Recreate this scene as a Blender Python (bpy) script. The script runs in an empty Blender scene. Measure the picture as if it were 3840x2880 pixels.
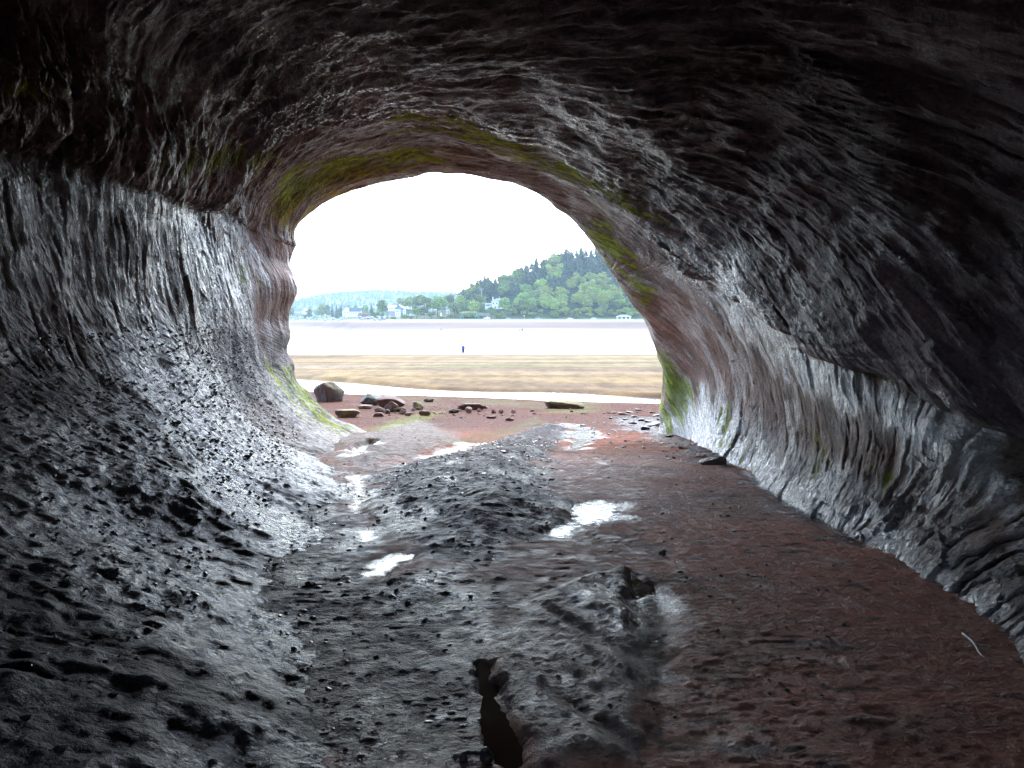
import bpy, bmesh, math, random
import numpy as np
from mathutils import Vector, Matrix
R = math.radians
C = bpy.context.scene.collection
rng = np.random.default_rng(7)
random.seed(7)

# ------------------------------------------------------------------ basics
F = 2769.0                       # focal length in photo pixels, eye at the origin, looking along +Y


def XZ(px, py, y):
    """a photo pixel at distance y as a world point"""
    return ((px - 1920) / F * y, y, (1203 - py) / F * y)


def tag(o, label=None, cat=None, group=None, kind=None):
    if label: o['label'] = label
    if cat: o['category'] = cat
    if group: o['group'] = group
    if kind: o['kind'] = kind
    return o


def empty(name, loc=(0, 0, 0), rz=0.0):
    o = bpy.data.objects.new(name, None)
    o.location = loc
    o.rotation_euler = (0, 0, rz)
    o.empty_display_size = 0.2
    C.objects.link(o)
    return o


def link(name, me, mat=None, parent=None):
    o = bpy.data.objects.new(name, me)
    if mat is not None:
        me.materials.append(mat)
    if parent is not None:
        o.parent = parent
    C.objects.link(o)
    return o


def fast_mesh(name, v, quads, smooth=True):
    me = bpy.data.meshes.new(name)
    v = np.asarray(v, np.float32)
    q = np.asarray(quads, np.int32)
    n = q.shape[1]
    me.vertices.add(len(v))
    me.vertices.foreach_set('co', v.ravel())
    me.loops.add(q.size)
    me.loops.foreach_set('vertex_index', q.ravel())
    me.polygons.add(len(q))
    me.polygons.foreach_set('loop_start', np.arange(0, q.size, n, dtype=np.int32))
    me.polygons.foreach_set('loop_total', np.full(len(q), n, np.int32))
    me.polygons.foreach_set('use_smooth', np.full(len(q), smooth, bool))
    me.update(calc_edges=True)
    return me


def vcol(me, col, name='col'):
    a = me.color_attributes.new(name, 'FLOAT_COLOR', 'POINT')
    c = np.ones((len(me.vertices), 4), np.float32)
    c[:, :col.shape[1]] = col
    a.data.foreach_set('color', c.ravel())


def vflt(me, f, name):
    a = me.attributes.new(name, 'FLOAT', 'POINT')
    a.data.foreach_set('value', np.asarray(f, np.float32).ravel())


def grid_quads(nr, nc, c0=0, c1=None):
    c1 = nc if c1 is None else c1
    r, c = np.meshgrid(np.arange(nr - 1), np.arange(c0, c1 - 1), indexing='ij')
    a = (r * nc + c).ravel()
    return np.stack([a, a + 1, a + nc + 1, a + nc], 1)


# ------------------------------------------------------------------ noise
TAB = np.random.default_rng(11).random((64, 64, 64)).astype(np.float32) * 2 - 1


def vn(x, y, z=0.0):
    x = np.asarray(x, np.float32); y = np.asarray(y, np.float32)
    z = np.zeros_like(x) + np.float32(z) if np.isscalar(z) else np.asarray(z, np.float32)
    xi = np.floor(x); yi = np.floor(y); zi = np.floor(z)
    fx = x - xi; fy = y - yi; fz = z - zi
    fx = fx * fx * (3 - 2 * fx); fy = fy * fy * (3 - 2 * fy); fz = fz * fz * (3 - 2 * fz)
    x0 = xi.astype(np.int64) & 63; y0 = yi.astype(np.int64) & 63; z0 = zi.astype(np.int64) & 63
    x1 = (x0 + 1) & 63; y1 = (y0 + 1) & 63; z1 = (z0 + 1) & 63
    a = TAB[x0, y0, z0] * (1 - fx) + TAB[x1, y0, z0] * fx
    b = TAB[x0, y1, z0] * (1 - fx) + TAB[x1, y1, z0] * fx
    c = TAB[x0, y0, z1] * (1 - fx) + TAB[x1, y0, z1] * fx
    d = TAB[x0, y1, z1] * (1 - fx) + TAB[x1, y1, z1] * fx
    return (a * (1 - fy) + b * fy) * (1 - fz) + (c * (1 - fy) + d * fy) * fz


def fbm(x, y, z=0.0, o=4, g=0.5):
    s = 0; a = 1.0; t = 0
    for i in range(o):
        k = 2.03 ** i
        s = s + a * vn(x * k + 7.3 * i, y * k + 3.1 * i, z * k + 5.7 * i)
        t += a; a *= g
    return s / t


def ridge(x, y, z=0.0, o=3, g=0.5):
    s = 0; a = 1.0; t = 0
    for i in range(o):
        k = 2.1 ** i
        s = s + a * (1 - np.abs(vn(x * k + 9.3 * i, y * k + 1.1 * i, z * k + 2.7 * i)) * 2)
        t += a; a *= g
    return s / t


def sst(a, b, x):
    t = np.clip((x - a) / (b - a), 0, 1)
    return t * t * (3 - 2 * t)


def mixc(a, b, m):
    return a * (1 - m[:, None]) + np.asarray(b, np.float32)[None, :] * m[:, None]


# ------------------------------------------------------------------ materials
def new_mat(name):
    m = bpy.data.materials.new(name)
    m.use_nodes = True
    nt = m.node_tree
    b = nt.nodes['Principled BSDF']
    return m, nt, b


def flat(name, col, rough=0.6, metal=0.0, var=0.12, scale=6.0, bump=0.0):
    m, nt, b = new_mat(name)
    b.inputs['Roughness'].default_value = rough
    b.inputs['Metallic'].default_value = metal
    tc = nt.nodes.new('ShaderNodeTexCoord')
    n = nt.nodes.new('ShaderNodeTexNoise')
    n.inputs['Scale'].default_value = scale
    n.inputs['Detail'].default_value = 5
    nt.links.new(tc.outputs['Object'], n.inputs['Vector'])
    mx = nt.nodes.new('ShaderNodeMix'); mx.data_type = 'RGBA'
    mx.inputs[6].default_value = tuple(c * (1 - var) for c in col) + (1,)
    mx.inputs[7].default_value = tuple(min(1, c * (1 + var)) for c in col) + (1,)
    nt.links.new(n.outputs['Fac'], mx.inputs[0])
    nt.links.new(mx.outputs[2], b.inputs['Base Color'])
    if bump:
        bp = nt.nodes.new('ShaderNodeBump')
        bp.inputs['Strength'].default_value = 1.0
        bp.inputs['Distance'].default_value = bump
        nt.links.new(n.outputs['Fac'], bp.inputs['Height'])
        nt.links.new(bp.outputs['Normal'], b.inputs['Normal'])
    return m


def rock_mat(name, bumps, colvar=0.55, stretch=(1, 1, 1), specular=0.5, coat=0.0):
    """base colour and roughness come from what the mesh is made of (attributes), fine grain from noise"""
    m, nt, b = new_mat(name)
    L = nt.links.new
    at = nt.nodes.new('ShaderNodeAttribute'); at.attribute_name = 'col'
    ar = nt.nodes.new('ShaderNodeAttribute'); ar.attribute_name = 'rough'
    ab = nt.nodes.new('ShaderNodeAttribute'); ab.attribute_name = 'grain'
    tc = nt.nodes.new('ShaderNodeTexCoord')
    mp = nt.nodes.new('ShaderNodeMapping'); mp.inputs['Scale'].default_value = stretch
    L(tc.outputs['Object'], mp.inputs['Vector'])
    hs = None
    first = None
    for sc, dist, det in bumps:
        n = nt.nodes.new('ShaderNodeTexNoise')
        n.inputs['Scale'].default_value = sc
        n.inputs['Detail'].default_value = det
        n.inputs['Roughness'].default_value = 0.62
        L(mp.outputs['Vector'], n.inputs['Vector'])
        first = first or n
        mu = nt.nodes.new('ShaderNodeMath'); mu.operation = 'MULTIPLY'
        mu.inputs[1].default_value = dist
        L(n.outputs['Fac'], mu.inputs[0])
        if hs is None:
            hs = mu
        else:
            ad = nt.nodes.new('ShaderNodeMath'); ad.operation = 'ADD'
            L(hs.outputs[0], ad.inputs[0]); L(mu.outputs[0], ad.inputs[1]); hs = ad
    bm_ = nt.nodes.new('ShaderNodeMath'); bm_.operation = 'MULTIPLY'
    L(hs.outputs[0], bm_.inputs[0]); L(ab.outputs['Fac'], bm_.inputs[1])
    bp = nt.nodes.new('ShaderNodeBump')
    bp.inputs['Strength'].default_value = 1.0
    bp.inputs['Distance'].default_value = 1.0
    L(bm_.outputs[0], bp.inputs['Height'])
    L(bp.outputs['Normal'], b.inputs['Normal'])
    # colour grain
    rmp = nt.nodes.new('ShaderNodeMapRange')
    rmp.inputs['From Min'].default_value = 0.3; rmp.inputs['From Max'].default_value = 0.7
    rmp.inputs['To Min'].default_value = 1 - colvar; rmp.inputs['To Max'].default_value = 1 + colvar
    L(first.outputs['Fac'], rmp.inputs['Value'])
    vm = nt.nodes.new('ShaderNodeVectorMath'); vm.operation = 'SCALE'
    L(at.outputs['Color'], vm.inputs[0]); L(rmp.outputs[0], vm.inputs['Scale'])
    L(vm.outputs[0], b.inputs['Base Color'])
    # roughness grain
    n2 = nt.nodes.new('ShaderNodeTexNoise'); n2.inputs['Scale'].default_value = 9; n2.inputs['Detail'].default_value = 4
    L(mp.outputs['Vector'], n2.inputs['Vector'])
    r2 = nt.nodes.new('ShaderNodeMapRange')
    r2.inputs['From Min'].default_value = 0.35; r2.inputs['From Max'].default_value = 0.65
    r2.inputs['To Min'].default_value = -0.14; r2.inputs['To Max'].default_value = 0.14
    L(n2.outputs['Fac'], r2.inputs['Value'])
    ad = nt.nodes.new('ShaderNodeMath'); ad.operation = 'ADD'; ad.use_clamp = True
    L(ar.outputs['Fac'], ad.inputs[0]); L(r2.outputs[0], ad.inputs[1])
    L(ad.outputs[0], b.inputs['Roughness'])
    if specular is None:
        as_ = nt.nodes.new('ShaderNodeAttribute'); as_.attribute_name = 'sheen'
        L(as_.outputs['Fac'], b.inputs['Specular IOR Level'])
    else:
        b.inputs['Specular IOR Level'].default_value = specular
    return m


def cave_mat():
    m, nt, b = new_mat('wet_cave_rock')
    L = nt.links.new

    def node(t, **k):
        n = nt.nodes.new(t)
        for a_, v_ in k.items(): setattr(n, a_, v_)
        return n

    def attr(n_):
        a_ = node('ShaderNodeAttribute'); a_.attribute_name = n_
        return a_

    def noise(vec, sc, det=5, ro=0.6):
        n = node('ShaderNodeTexNoise'); n.inputs['Scale'].default_value = sc; n.inputs['Detail'].default_value = det; n.inputs['Roughness'].default_value = ro
        L(vec, n.inputs['Vector']); return n

    def math_(op, a_, b_, clamp=False):
        n = node('ShaderNodeMath', operation=op); n.use_clamp = clamp
        for k, v_ in enumerate((a_, b_)):
            if isinstance(v_, (int, float)): n.inputs[k].default_value = v_
            else: L(v_, n.inputs[k])
        return n.outputs[0]
    bed = attr('bed').outputs['Vector']
    tc = node('ShaderNodeTexCoord').outputs['Object']
    wn = noise(bed, 2.5, 3)
    wv = node('ShaderNodeVectorMath', operation='MULTIPLY_ADD')
    L(wn.outputs['Color'], wv.inputs[0]); wv.inputs[1].default_value = (0.35, 0.35, 0.35); L(bed, wv.inputs[2])
    h = 0
    cells = []
    for sc, dist in ((2.6, 0.060), (7.5, 0.026)):
        vo = node('ShaderNodeTexVoronoi'); vo.inputs['Scale'].default_value = sc; vo.inputs['Randomness'].default_value = 1
        L(wv.outputs[0], vo.inputs['Vector'])
        sx = node('ShaderNodeSeparateColor'); L(vo.outputs['Color'], sx.inputs[0])
        cells.append(sx)
        h = math_('ADD', h, math_('MULTIPLY', math_('ADD', sx.outputs[0], vo.outputs['Distance']), dist)) if not isinstance(h, int) else math_('MULTIPLY', math_('ADD', sx.outputs[0], vo.outputs['Distance']), dist)
    chip = attr('chip').outputs['Fac']
    h = math_('MULTIPLY', h, chip)
    n1_ = noise(bed, 9, 7, 0.62); n2_ = noise(tc, 26, 6, 0.65); n3_ = noise(tc, 95, 3)
    for n, d in ((n1_, 0.045), (n2_, 0.030), (n3_, 0.003)):
        h = math_('ADD', h, math_('MULTIPLY', n.outputs['Fac'], d))
    h = math_('MULTIPLY', h, attr('grain').outputs['Fac'])
    bp = node('ShaderNodeBump'); bp.inputs['Strength'].default_value = 1; bp.inputs['Distance'].default_value = 1
    L(h, bp.inputs['Height']); L(bp.outputs['Normal'], b.inputs['Normal'])
    # colour: each broken piece a little different, fine grain on top
    cv = math_('ADD', math_('MULTIPLY', cells[0].outputs[1], 0.5), math_('MULTIPLY', cells[1].outputs[1], 0.4))
    gr = node('ShaderNodeMapRange'); gr.inputs['From Min'].default_value = 0.3; gr.inputs['From Max'].default_value = 0.7; gr.inputs['To Min'].default_value = 0.3; gr.inputs['To Max'].default_value = 1.15
    L(n2_.outputs['Fac'], gr.inputs['Value'])
    k = math_('ADD', cv, gr.outputs[0])
    vm = node('ShaderNodeVectorMath', operation='SCALE'); L(attr('col').outputs['Color'], vm.inputs[0]); L(k, vm.inputs['Scale'])
    L(vm.outputs[0], b.inputs['Base Color'])
    r_ = math_('ADD', attr('rough').outputs['Fac'], math_('MULTIPLY', math_('SUBTRACT', n1_.outputs['Fac'], 0.5), 0.7))
    r_ = math_('ADD', r_, math_('MULTIPLY', math_('SUBTRACT', cells[1].outputs[2], 0.5), 0.12))
    r_ = math_('MAXIMUM', r_, 0.08)
    L(r_, b.inputs['Roughness'])
    L(attr('sheen').outputs['Fac'], b.inputs['Specular IOR Level'])
    return m


M_cave = cave_mat()
M_ground = rock_mat('mud_and_sand', [(14, 0.045, 7), (60, 0.014, 4)], 0.32, (1, 1, 1), None)


def water_mat(name, wave=0.01, scale=3.0, rough=0.04, tint=(0.10, 0.08, 0.06)):
    m, nt, b = new_mat(name)
    b.inputs['Base Color'].default_value = tint + (1,)
    b.inputs['Roughness'].default_value = rough
    b.inputs['IOR'].default_value = 1.33
    b.inputs['Specular IOR Level'].default_value = 0.6
    tc = nt.nodes.new('ShaderNodeTexCoord')
    n = nt.nodes.new('ShaderNodeTexNoise'); n.inputs['Scale'].default_value = scale; n.inputs['Detail'].default_value = 3
    nt.links.new(tc.outputs['Object'], n.inputs['Vector'])
    bp = nt.nodes.new('ShaderNodeBump'); bp.inputs['Strength'].default_value = 1; bp.inputs['Distance'].default_value = wave
    nt.links.new(n.outputs['Fac'], bp.inputs['Height'])
    nt.links.new(bp.outputs['Normal'], b.inputs['Normal'])
    return m


M_bay = water_mat('bay_water', 0.05, 0.6, 0.30, (0.30, 0.27, 0.24))
M_stream = water_mat('stream_water', 0.02, 2.5, 0.1, (0.30, 0.24, 0.2))
M_pool = water_mat('still_pool', 0.0006, 3.0, 0.02, (0.06, 0.042, 0.032))
M_film = water_mat('running_film', 0.008, 14.0, 0.10, (0.08, 0.07, 0.065))
_nt = M_film.node_tree; _b = _nt.nodes['Principled BSDF']
_a = _nt.nodes.new('ShaderNodeAttribute'); _a.attribute_name = 'wetness'
_n = _nt.nodes.new('ShaderNodeTexNoise'); _n.inputs['Scale'].default_value = 9; _n.inputs['Detail'].default_value = 6
_tc = _nt.nodes.new('ShaderNodeTexCoord'); _nt.links.new(_tc.outputs['Object'], _n.inputs['Vector'])
_m = _nt.nodes.new('ShaderNodeMath'); _m.operation = 'ADD'; _nt.links.new(_a.outputs['Fac'], _m.inputs[0]); _nt.links.new(_n.outputs['Fac'], _m.inputs[1])
_r = _nt.nodes.new('ShaderNodeMapRange'); _r.inputs['From Min'].default_value = 0.62; _r.inputs['From Max'].default_value = 1.25
_nt.links.new(_m.outputs[0], _r.inputs['Value']); _nt.links.new(_r.outputs[0], _b.inputs['Alpha'])

# ------------------------------------------------------------------ ground
GY = np.array([-100, 0, 2.6, 5, 8, 14, 20, 25, 41, 52, 60, 75, 100, 128, 140, 170, 226, 242, 400, 425, 450, 475, 500, 520, 540, 700, 1200, 4000], float)
GZ = np.array([-1.5, -1.5, -1.6, -1.75, -2.0, -2.6, -3.2, -3.6, -4.55, -4.84, -4.72, -4.90, -5.32, -5.78, -6.7, -6.9, -6.6, -6.24, -6.02, -5.85, -4.0, -1.2, 0.1, 1.0, 1.2, 2.0, 6.0, 30.0])


def yeff(x, y):
    """the far shore lies farther off towards the left"""
    t = sst(-0.2, -0.30, x / np.maximum(y, 1))
    k = 1 + 0.5 * t
    return np.where(y > 200, np.where(y / k > 200, y / k, 200), y)


def base_z(x, y):
    return np.interp(yeff(x, y), GY, GZ)


def o2g(ox, oy):
    """a point traced on the floor (2212-wide view) dropped on the base slope"""
    lo, hi = 1.5, 130.0
    for _ in range(50):
        mid = (lo + hi) / 2
        z = float(np.interp(mid, GY, GZ))
        if 693 - z * 1595 / mid > oy: lo = mid
        else: hi = mid
    return ((ox - 1106) / 1595 * lo, lo)


def psdf(poly, x, y):
    """signed distance to a polygon, negative inside"""
    P = np.asarray(poly, float)
    d = np.full(x.shape, 1e18); s = np.ones(x.shape)
    for i in range(len(P)):
        ax, ay = P[i]; bx, by = P[i - 1]
        ex, ey = bx - ax, by - ay
        wx, wy = x - ax, y - ay
        t = np.clip((wx * ex + wy * ey) / (ex * ex + ey * ey + 1e-12), 0, 1)
        d = np.minimum(d, (wx - ex * t) ** 2 + (wy - ey * t) ** 2)
        c1 = y >= ay; c2 = y < by; c3 = ex * wy > ey * wx
        f = (c1 & c2 & c3) | (~c1 & ~c2 & ~c3)
        s = np.where(f, -s, s)
    return s * np.sqrt(d)


def opoly(pts):
    return [o2g(a, b) for a, b in pts]


def win(x, y, poly, pad):
    P = np.asarray(poly)
    return (x > P[:, 0].min() - pad) & (x < P[:, 0].max() + pad) & (y > P[:, 1].min() - pad) & (y < P[:, 1].max() + pad)


MOUND = opoly([(775, 1110), (800, 1020), (960, 985), (1090, 945), (1180, 912), (1235, 925), (1215, 960), (1185, 990), (1170, 1040), (1250, 1085), (1255, 1120), (1190, 1165), (1040, 1205), (900, 1196), (835, 1150), (795, 1120)])
MOUND2 = opoly([(700, 950), (800, 935), (900, 905), (970, 930), (1010, 955), (900, 985), (790, 1005), (720, 985)])
RIDGE = opoly([(1355, 1225), (1385, 1290), (1415, 1390), (1418, 1480), (1400, 1659), (1140, 1659), (1110, 1560), (1060, 1460), (1080, 1380), (1150, 1300), (1260, 1250)])
DARKR = opoly([(-300, 1659), (100, 1300), (430, 1130), (640, 1060), (730, 1050), (770, 1090), (860, 1230), (1000, 1230), (1080, 1330), (1130, 1420), (1100, 1500), (1150, 1659)])
RUBBLE = opoly([(1320, 900), (1430, 900), (1620, 1010), (1540, 1012), (1420, 950), (1330, 915)])

POOLS = [  # name, traced outline, kind, label
    ('puddle', [(1044, 1500), (1066, 1496), (1082, 1530), (1102, 1570), (1122, 1612), (1124, 1638), (1106, 1648), (1078, 1640), (1058, 1605), (1048, 1560)], 'pool', 'long dark still puddle in the rock cleft at the bottom of the floor'),
    ('puddle', [(1034, 1432), (1052, 1436), (1058, 1462), (1074, 1478), (1060, 1488), (1040, 1484)], 'pool', 'small dark puddle just above the long dark one'),
    ('puddle', [(1362, 1238), (1385, 1256), (1408, 1262), (1412, 1280), (1392, 1296), (1374, 1290)], 'pool', 'narrow puddle at the tip of the brown rock ridge'),
    ('puddle', [(1380, 1296), (1414, 1282), (1430, 1330), (1432, 1420), (1412, 1480), (1400, 1400), (1396, 1340)], 'film', 'thin bright trickle along the ridge edge on the brown floor'),
    ('puddle', [(1252, 1090), (1292, 1078), (1335, 1088), (1342, 1108), (1300, 1122), (1262, 1136), (1210, 1158), (1188, 1152), (1236, 1128)], 'film', 'bright shallow puddle where the dark mound meets the brown mud'),
    ('puddle', [(1200, 912), (1240, 915), (1282, 928), (1296, 942), (1270, 956), (1248, 972), (1226, 972), (1242, 950), (1228, 938), (1250, 930)], 'film', 'bright broken puddle beside the far end of the dark mound'),
    ('puddle', [(760, 1020), (776, 1030), (784, 1050), (776, 1085), (768, 1108), (763, 1104), (770, 1066), (764, 1044)], 'film', 'thin bright channel at the foot of the concave rock slope'),
    ('puddle', [(776, 1148), (794, 1144), (806, 1152), (800, 1166), (782, 1168)], 'film', 'small round bright puddle below the thin channel'),
    ('puddle', [(806, 1218), (830, 1206), (860, 1196), (880, 1200), (852, 1222), (828, 1242), (812, 1240)], 'film', 'bright jagged puddle on the dark pebbly slope'),
    ('puddle', [(925, 988), (950, 972), (995, 960), (1030, 957), (1012, 972), (968, 984), (940, 992)], 'film', 'bright sliver of water behind the dark mound'),
    ('puddle', [(755, 980), (772, 966), (800, 958), (808, 964), (790, 974), (770, 986)], 'film', 'bright pool where the slope ends beside the red ripples'),
    ('puddle', [(1600, 1016), (1640, 1032), (1720, 1090), (1860, 1168), (1862, 1176), (1800, 1150), (1700, 1092), (1630, 1040)], 'film', 'long thin wet margin along the foot of the far brown wall'),
]
POOLS = [(n, opoly(p), k, l) for n, p, k, l in POOLS]
POOLZ = []
for n, p, k, l in POOLS:
    P = np.asarray(p)
    POOLZ.append(float(np.interp(P[:, 1], GY, GZ).mean()))


def stream_c(x):
    return 57 + (x + 16.6) * (43 - 57) / 25.2 + 1.2 * np.sin(x * 0.21)


def ground_h(x, y, fine=True):
    z = base_z(x, y)
        # stream channel outside the mouth
    c = stream_c(x)
    w = 3.3 + 0.5 * np.sin(x * 0.4) + np.clip((-x - 8) * 0.10, 0, 1.2)
    ch = sst(1.25, 0.8, np.abs(y - c) / w)
    z = z + np.where((y > 34) & (y < 75), -0.10 - 0 * ch, 0) * 0
    z = np.where((y > 30) & (y < 90), z * (1 - ch) + ch * (-5.0), z)
    bank = np.exp(-((y - c - w * 1.6) / 4) ** 2) * 0.1
    z = z + np.where((y > 44) & (y < 90), bank, 0)
    z = np.where((y > 30) & (y < 128) & (ch < 0.02), np.maximum(z, np.where(y < c, -4.82, -9)), z)
    # side channels on the flat, seen as bright strips on the left
    s1 = np.exp(-((y - (118 + 0.1 * (x + 30) + np.sin(x * 0.5))) / 4.5) ** 2) * sst(-22, -30, x)
    z = z - 1.0 * s1 * ((y > 70) & (y < 135))
    z = z + np.where((y > 60), 0.10 * fbm(x * 0.05, y * 0.16, 3, 3), 0) * sst(60, 75, y) * sst(420, 300, y)
    z = z + np.where(y > 140, 0.14 * fbm(x * 0.008 + 4, y * 0.02, 1, 3) - 0.35 * sst(-0.05, -0.22, x / np.maximum(y, 1)) * sst(-20, -60, x), 0) * sst(140, 200, y) * sst(420, 390, y)
    # cave floor
    for poly, hgt, soft in ((MOUND, 0.23, 1.0), (MOUND2, 0.18, 1.0)):
        m = win(x, y, poly, 1.0)
        if m.any():
            d = psdf(poly, x[m], y[m])
            z[m] += hgt * sst(0.12, -soft, d) * (0.8 + 0.35 * fbm(x[m] * 1.1, y[m] * 0.9, 2, 3))
    m = win(x, y, RIDGE, 0.6)
    if m.any():
        xx, yy = x[m], y[m]
        d = psdf(RIDGE, xx, yy)
        k = sst(0.05, -0.13, d)
        lay = xx * 0.86 + yy * 0.51
        saw = (lay * 9.0 + 0.45 * fbm(xx * 2, yy * 2, 8, 2)) % 1.0
        z[m] += k * (0.03 + 0.03 * sst(3.0, 5.0, yy)) + k * (0.030 * fbm(lay * 6.0, (xx * 0.51 - yy * 0.86) * 0.9, 8, 3) + 0.010 * vn(lay * 22, (xx * 0.51 - yy * 0.86) * 2.5, 4) + 0.005 * fbm(xx * 14, yy * 14, 5, 3))
    m = win(x, y, DARKR, 0.6)
    if m.any():
        xx, yy = x[m], y[m]
        d = psdf(DARKR, xx, yy)
        k = sst(0.2, -0.2, d) * sst(-0.05, 0.15, psdf(RIDGE, xx, yy))
        z[m] += k * (0.03 * fbm(xx * 1.6, yy * 1.6, 9, 3) + 0.008 * fbm(xx * 5, yy * 9, 3, 3))
    if fine:
        m = y < 34
        xx, yy = x[m], y[m]
        e = 0.014 * fbm(xx * 1.0, yy * 2.0, 1, 3)
        e += 0.004 * fbm(xx * 6, yy * 13, 4, 3)
        # small plates and pebbly crumbs pressed in the mud
        t = vn(xx * 11, yy * 15, 2)
        e += 0.008 * sst(0.45, 0.75, t) * sst(-0.1, 0.4, vn(xx * 0.9, yy * 1.4, 77))
        t = vn(xx * 24, yy * 36, 6)
        e += 0.004 * sst(0.35, 0.7, t)
        mo = np.zeros_like(xx)
        mw = win(xx, yy, MOUND, 1.0)
        if mw.any():
            mo[mw] = sst(0.1, -0.4, psdf(MOUND, xx[mw], yy[mw]))
        e += mo * (0.05 * fbm((xx + yy * .5) * 1.8, (yy - xx) * 0.7, 7, 3) + 0.012 * vn((xx + yy * .45) * 8, (yy - xx) * 2.2, 3) + 0.015 * np.maximum(0, vn(xx * 11, yy * 11, 3) - 0.45) * 2 + 0.005 * fbm(xx * 14, yy * 14, 2, 2))
        mr = np.zeros_like(xx)
        mw = win(xx, yy, RUBBLE, 1.0)
        if mw.any():
            mr[mw] = sst(0.6, -0.3, psdf(RUBBLE, xx[mw], yy[mw]))
        e += mr * 0.05 * np.maximum(0, vn(xx * 5, yy * 7, 5))
        z[m] += e * np.clip((34 - yy) / 8, 0, 1)
    # foreshore outside: shallow relief and ripples
    m = (y > 22) & (y < 140)
    if m.any():
        xx, yy = x[m], y[m]
        z[m] += (0.02 * fbm(xx * 0.6, yy * 1.0, 1, 4)) * sst(22, 30, yy) * (1 - ch[m])
    # pool hollows
    for (n, p, k, l), pz in zip(POOLS, POOLZ):
        m = win(x, y, p, 0.5)
        if m.any():
            d = psdf(p, x[m], y[m]) + 0.03 * fbm(x[m] * 9, y[m] * 9, 3, 3)
            w2 = 0.05 if k == 'pool' else 0.16
            kk = sst(w2, -0.01, d)
            bz = pz if k == 'pool' else base_z(x[m], y[m])
            z[m] = z[m] * (1 - kk) + kk * (bz - (0.035 if k == 'pool' else 0.02))
    # land behind the far shore: the wooded hill
    Y2 = yeff(x, y)
    px = 1920 + F * x / np.maximum(y, 1)
    Hh = np.interp(px, [1500, 1700, 1800, 1900, 2000, 2130, 2210, 2400, 3200], [0, 12, 27, 33, 46, 57, 58, 64, 72])
    Hl = np.interp(px, [-2000, 1000, 1400, 1600], [10, 6, 3, 0])
    z = z + np.where(y > 528, Hh * sst(528, 690, y) ** 1.1, 0) + np.where(y > 850, Hl * sst(850, 1200, y), 0)
    return z


ys = np.concatenate([np.linspace(-90, -12, 16)[:-1], np.linspace(-12, 1.2, 26)[:-1], np.geomspace(1.2, 60, 980)[:-1], np.geomspace(60, 560, 420)[:-1], np.geomspace(560, 3550, 80)])
ts = np.linspace(-1, 1, 900)
ts = ts * 0.72 + ts ** 3 * 0.28
YY, TT = np.meshgrid(ys, ts, indexing='ij')
XX = TT * (3.6 + np.abs(YY) * 0.84 + np.maximum(0, YY - 60) * 0.5)
XX = np.clip(XX, -2550, 1450)
gx = XX.ravel(); gy = YY.ravel()
gz = ground_h(gx, gy)
gv = np.stack([gx, gy, gz], 1)

# what the ground is made of
col = np.tile(np.array([[0.120, 0.044, 0.025]], np.float32), (len(gx), 1))      # red mud
rough = np.full(len(gx), 0.55, np.float32)
grain = np.full(len(gx), 1.0, np.float32)
n1 = fbm(gx * 0.35, gy * 0.8, 2, 4); n2 = fbm(gx * 1.8, gy * 5, 5, 4)
inside = sst(27, 15, gy)
col = mixc(col, (0.40, 0.175, 0.120), inside)                                 # brown cave mud
n3 = fbm(gx * 0.5, gy * 0.5, 12, 3)
col = mixc(col, (0.42, 0.145, 0.09), inside * sst(0.0, 0.4, n3) * 0.8)
col = mixc(col, (0.29, 0.165, 0.125), inside * sst(0.05, 0.45, -n3) * 0.7)
col *= (1 + 0.30 * n1 + 0.30 * n2)[:, None]
rough += 0.10 * n2
rough += 0.25 * sst(13, 18, gy)
rough = rough + 0.12 * inside
speck = sst(0.45, 0.75, vn(gx * 5 + 3, gy * 5, 41)) * inside
rough = rough - 0.16 * speck
# dark flat crumbs on the mud
cr = vn(gx * 7, gy * 14, 3) + 0.5 * vn(gx * 15, gy * 30, 8)
crm = sst(0.62, 0.95, cr + 0.25 * n1) * sst(45, 20, gy)
col = mixc(col, (0.035, 0.018, 0.016), crm * 0.8)
dkm = sst(0.1, 0.5, fbm(gx * 1.2 + 3, gy * 2.4, 21, 4)) * inside
col = mixc(col, (0.030, 0.022, 0.020), dkm * 0.45)


def pm(poly, soft, off=0.0):
    k = np.zeros(len(gx), np.float32)
    m = win(gx, gy, poly, 1.5)
    k[m] = sst(soft, -soft, psdf(poly, gx[m], gy[m]) + off * fbm(gx[m] * 2.2, gy[m] * 2.2, 4, 3))
    return k


km = pm(MOUND, 0.15, 0.5)
col = mixc(col, (0.034, 0.034, 0.040), km * 0.93); rough = rough * (1 - km) + (0.54 - 0.34 * sst(0.12, 0.4, fbm(gx * 2.2, gy * 1.0, 31, 4))) * km; grain = grain + 0.7 * km
k2 = pm(MOUND2, 0.4, 0.8)
col = mixc(col, (0.085, 0.066, 0.052), k2 * 0.9); rough = rough * (1 - k2) + 0.62 * k2
kr = pm(RIDGE, 0.05, 0.15)
col = mixc(col, (0.30, 0.215, 0.18), kr * 0.9); rough = rough * (1 - kr) + 0.5 * kr; grain += kr * 1.0
kd = pm(DARKR, 0.2, 0.5)
col = mixc(col, (0.032, 0.028, 0.030), kd * 0.9); rough = rough * (1 - kd) + (0.50 - 0.30 * sst(0.08, 0.4, fbm(gx * 2.2, gy * 1.4, 33, 4))) * kd; grain += kd * 0.8
kb = pm(RUBBLE, 0.3, 0.8)
col = mixc(col, (0.075, 0.066, 0.062), kb * 0.8); rough = rough * (1 - kb) + 0.38 * kb; grain += kb * 1.2
wetk = np.zeros(len(gx), np.float32)
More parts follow.
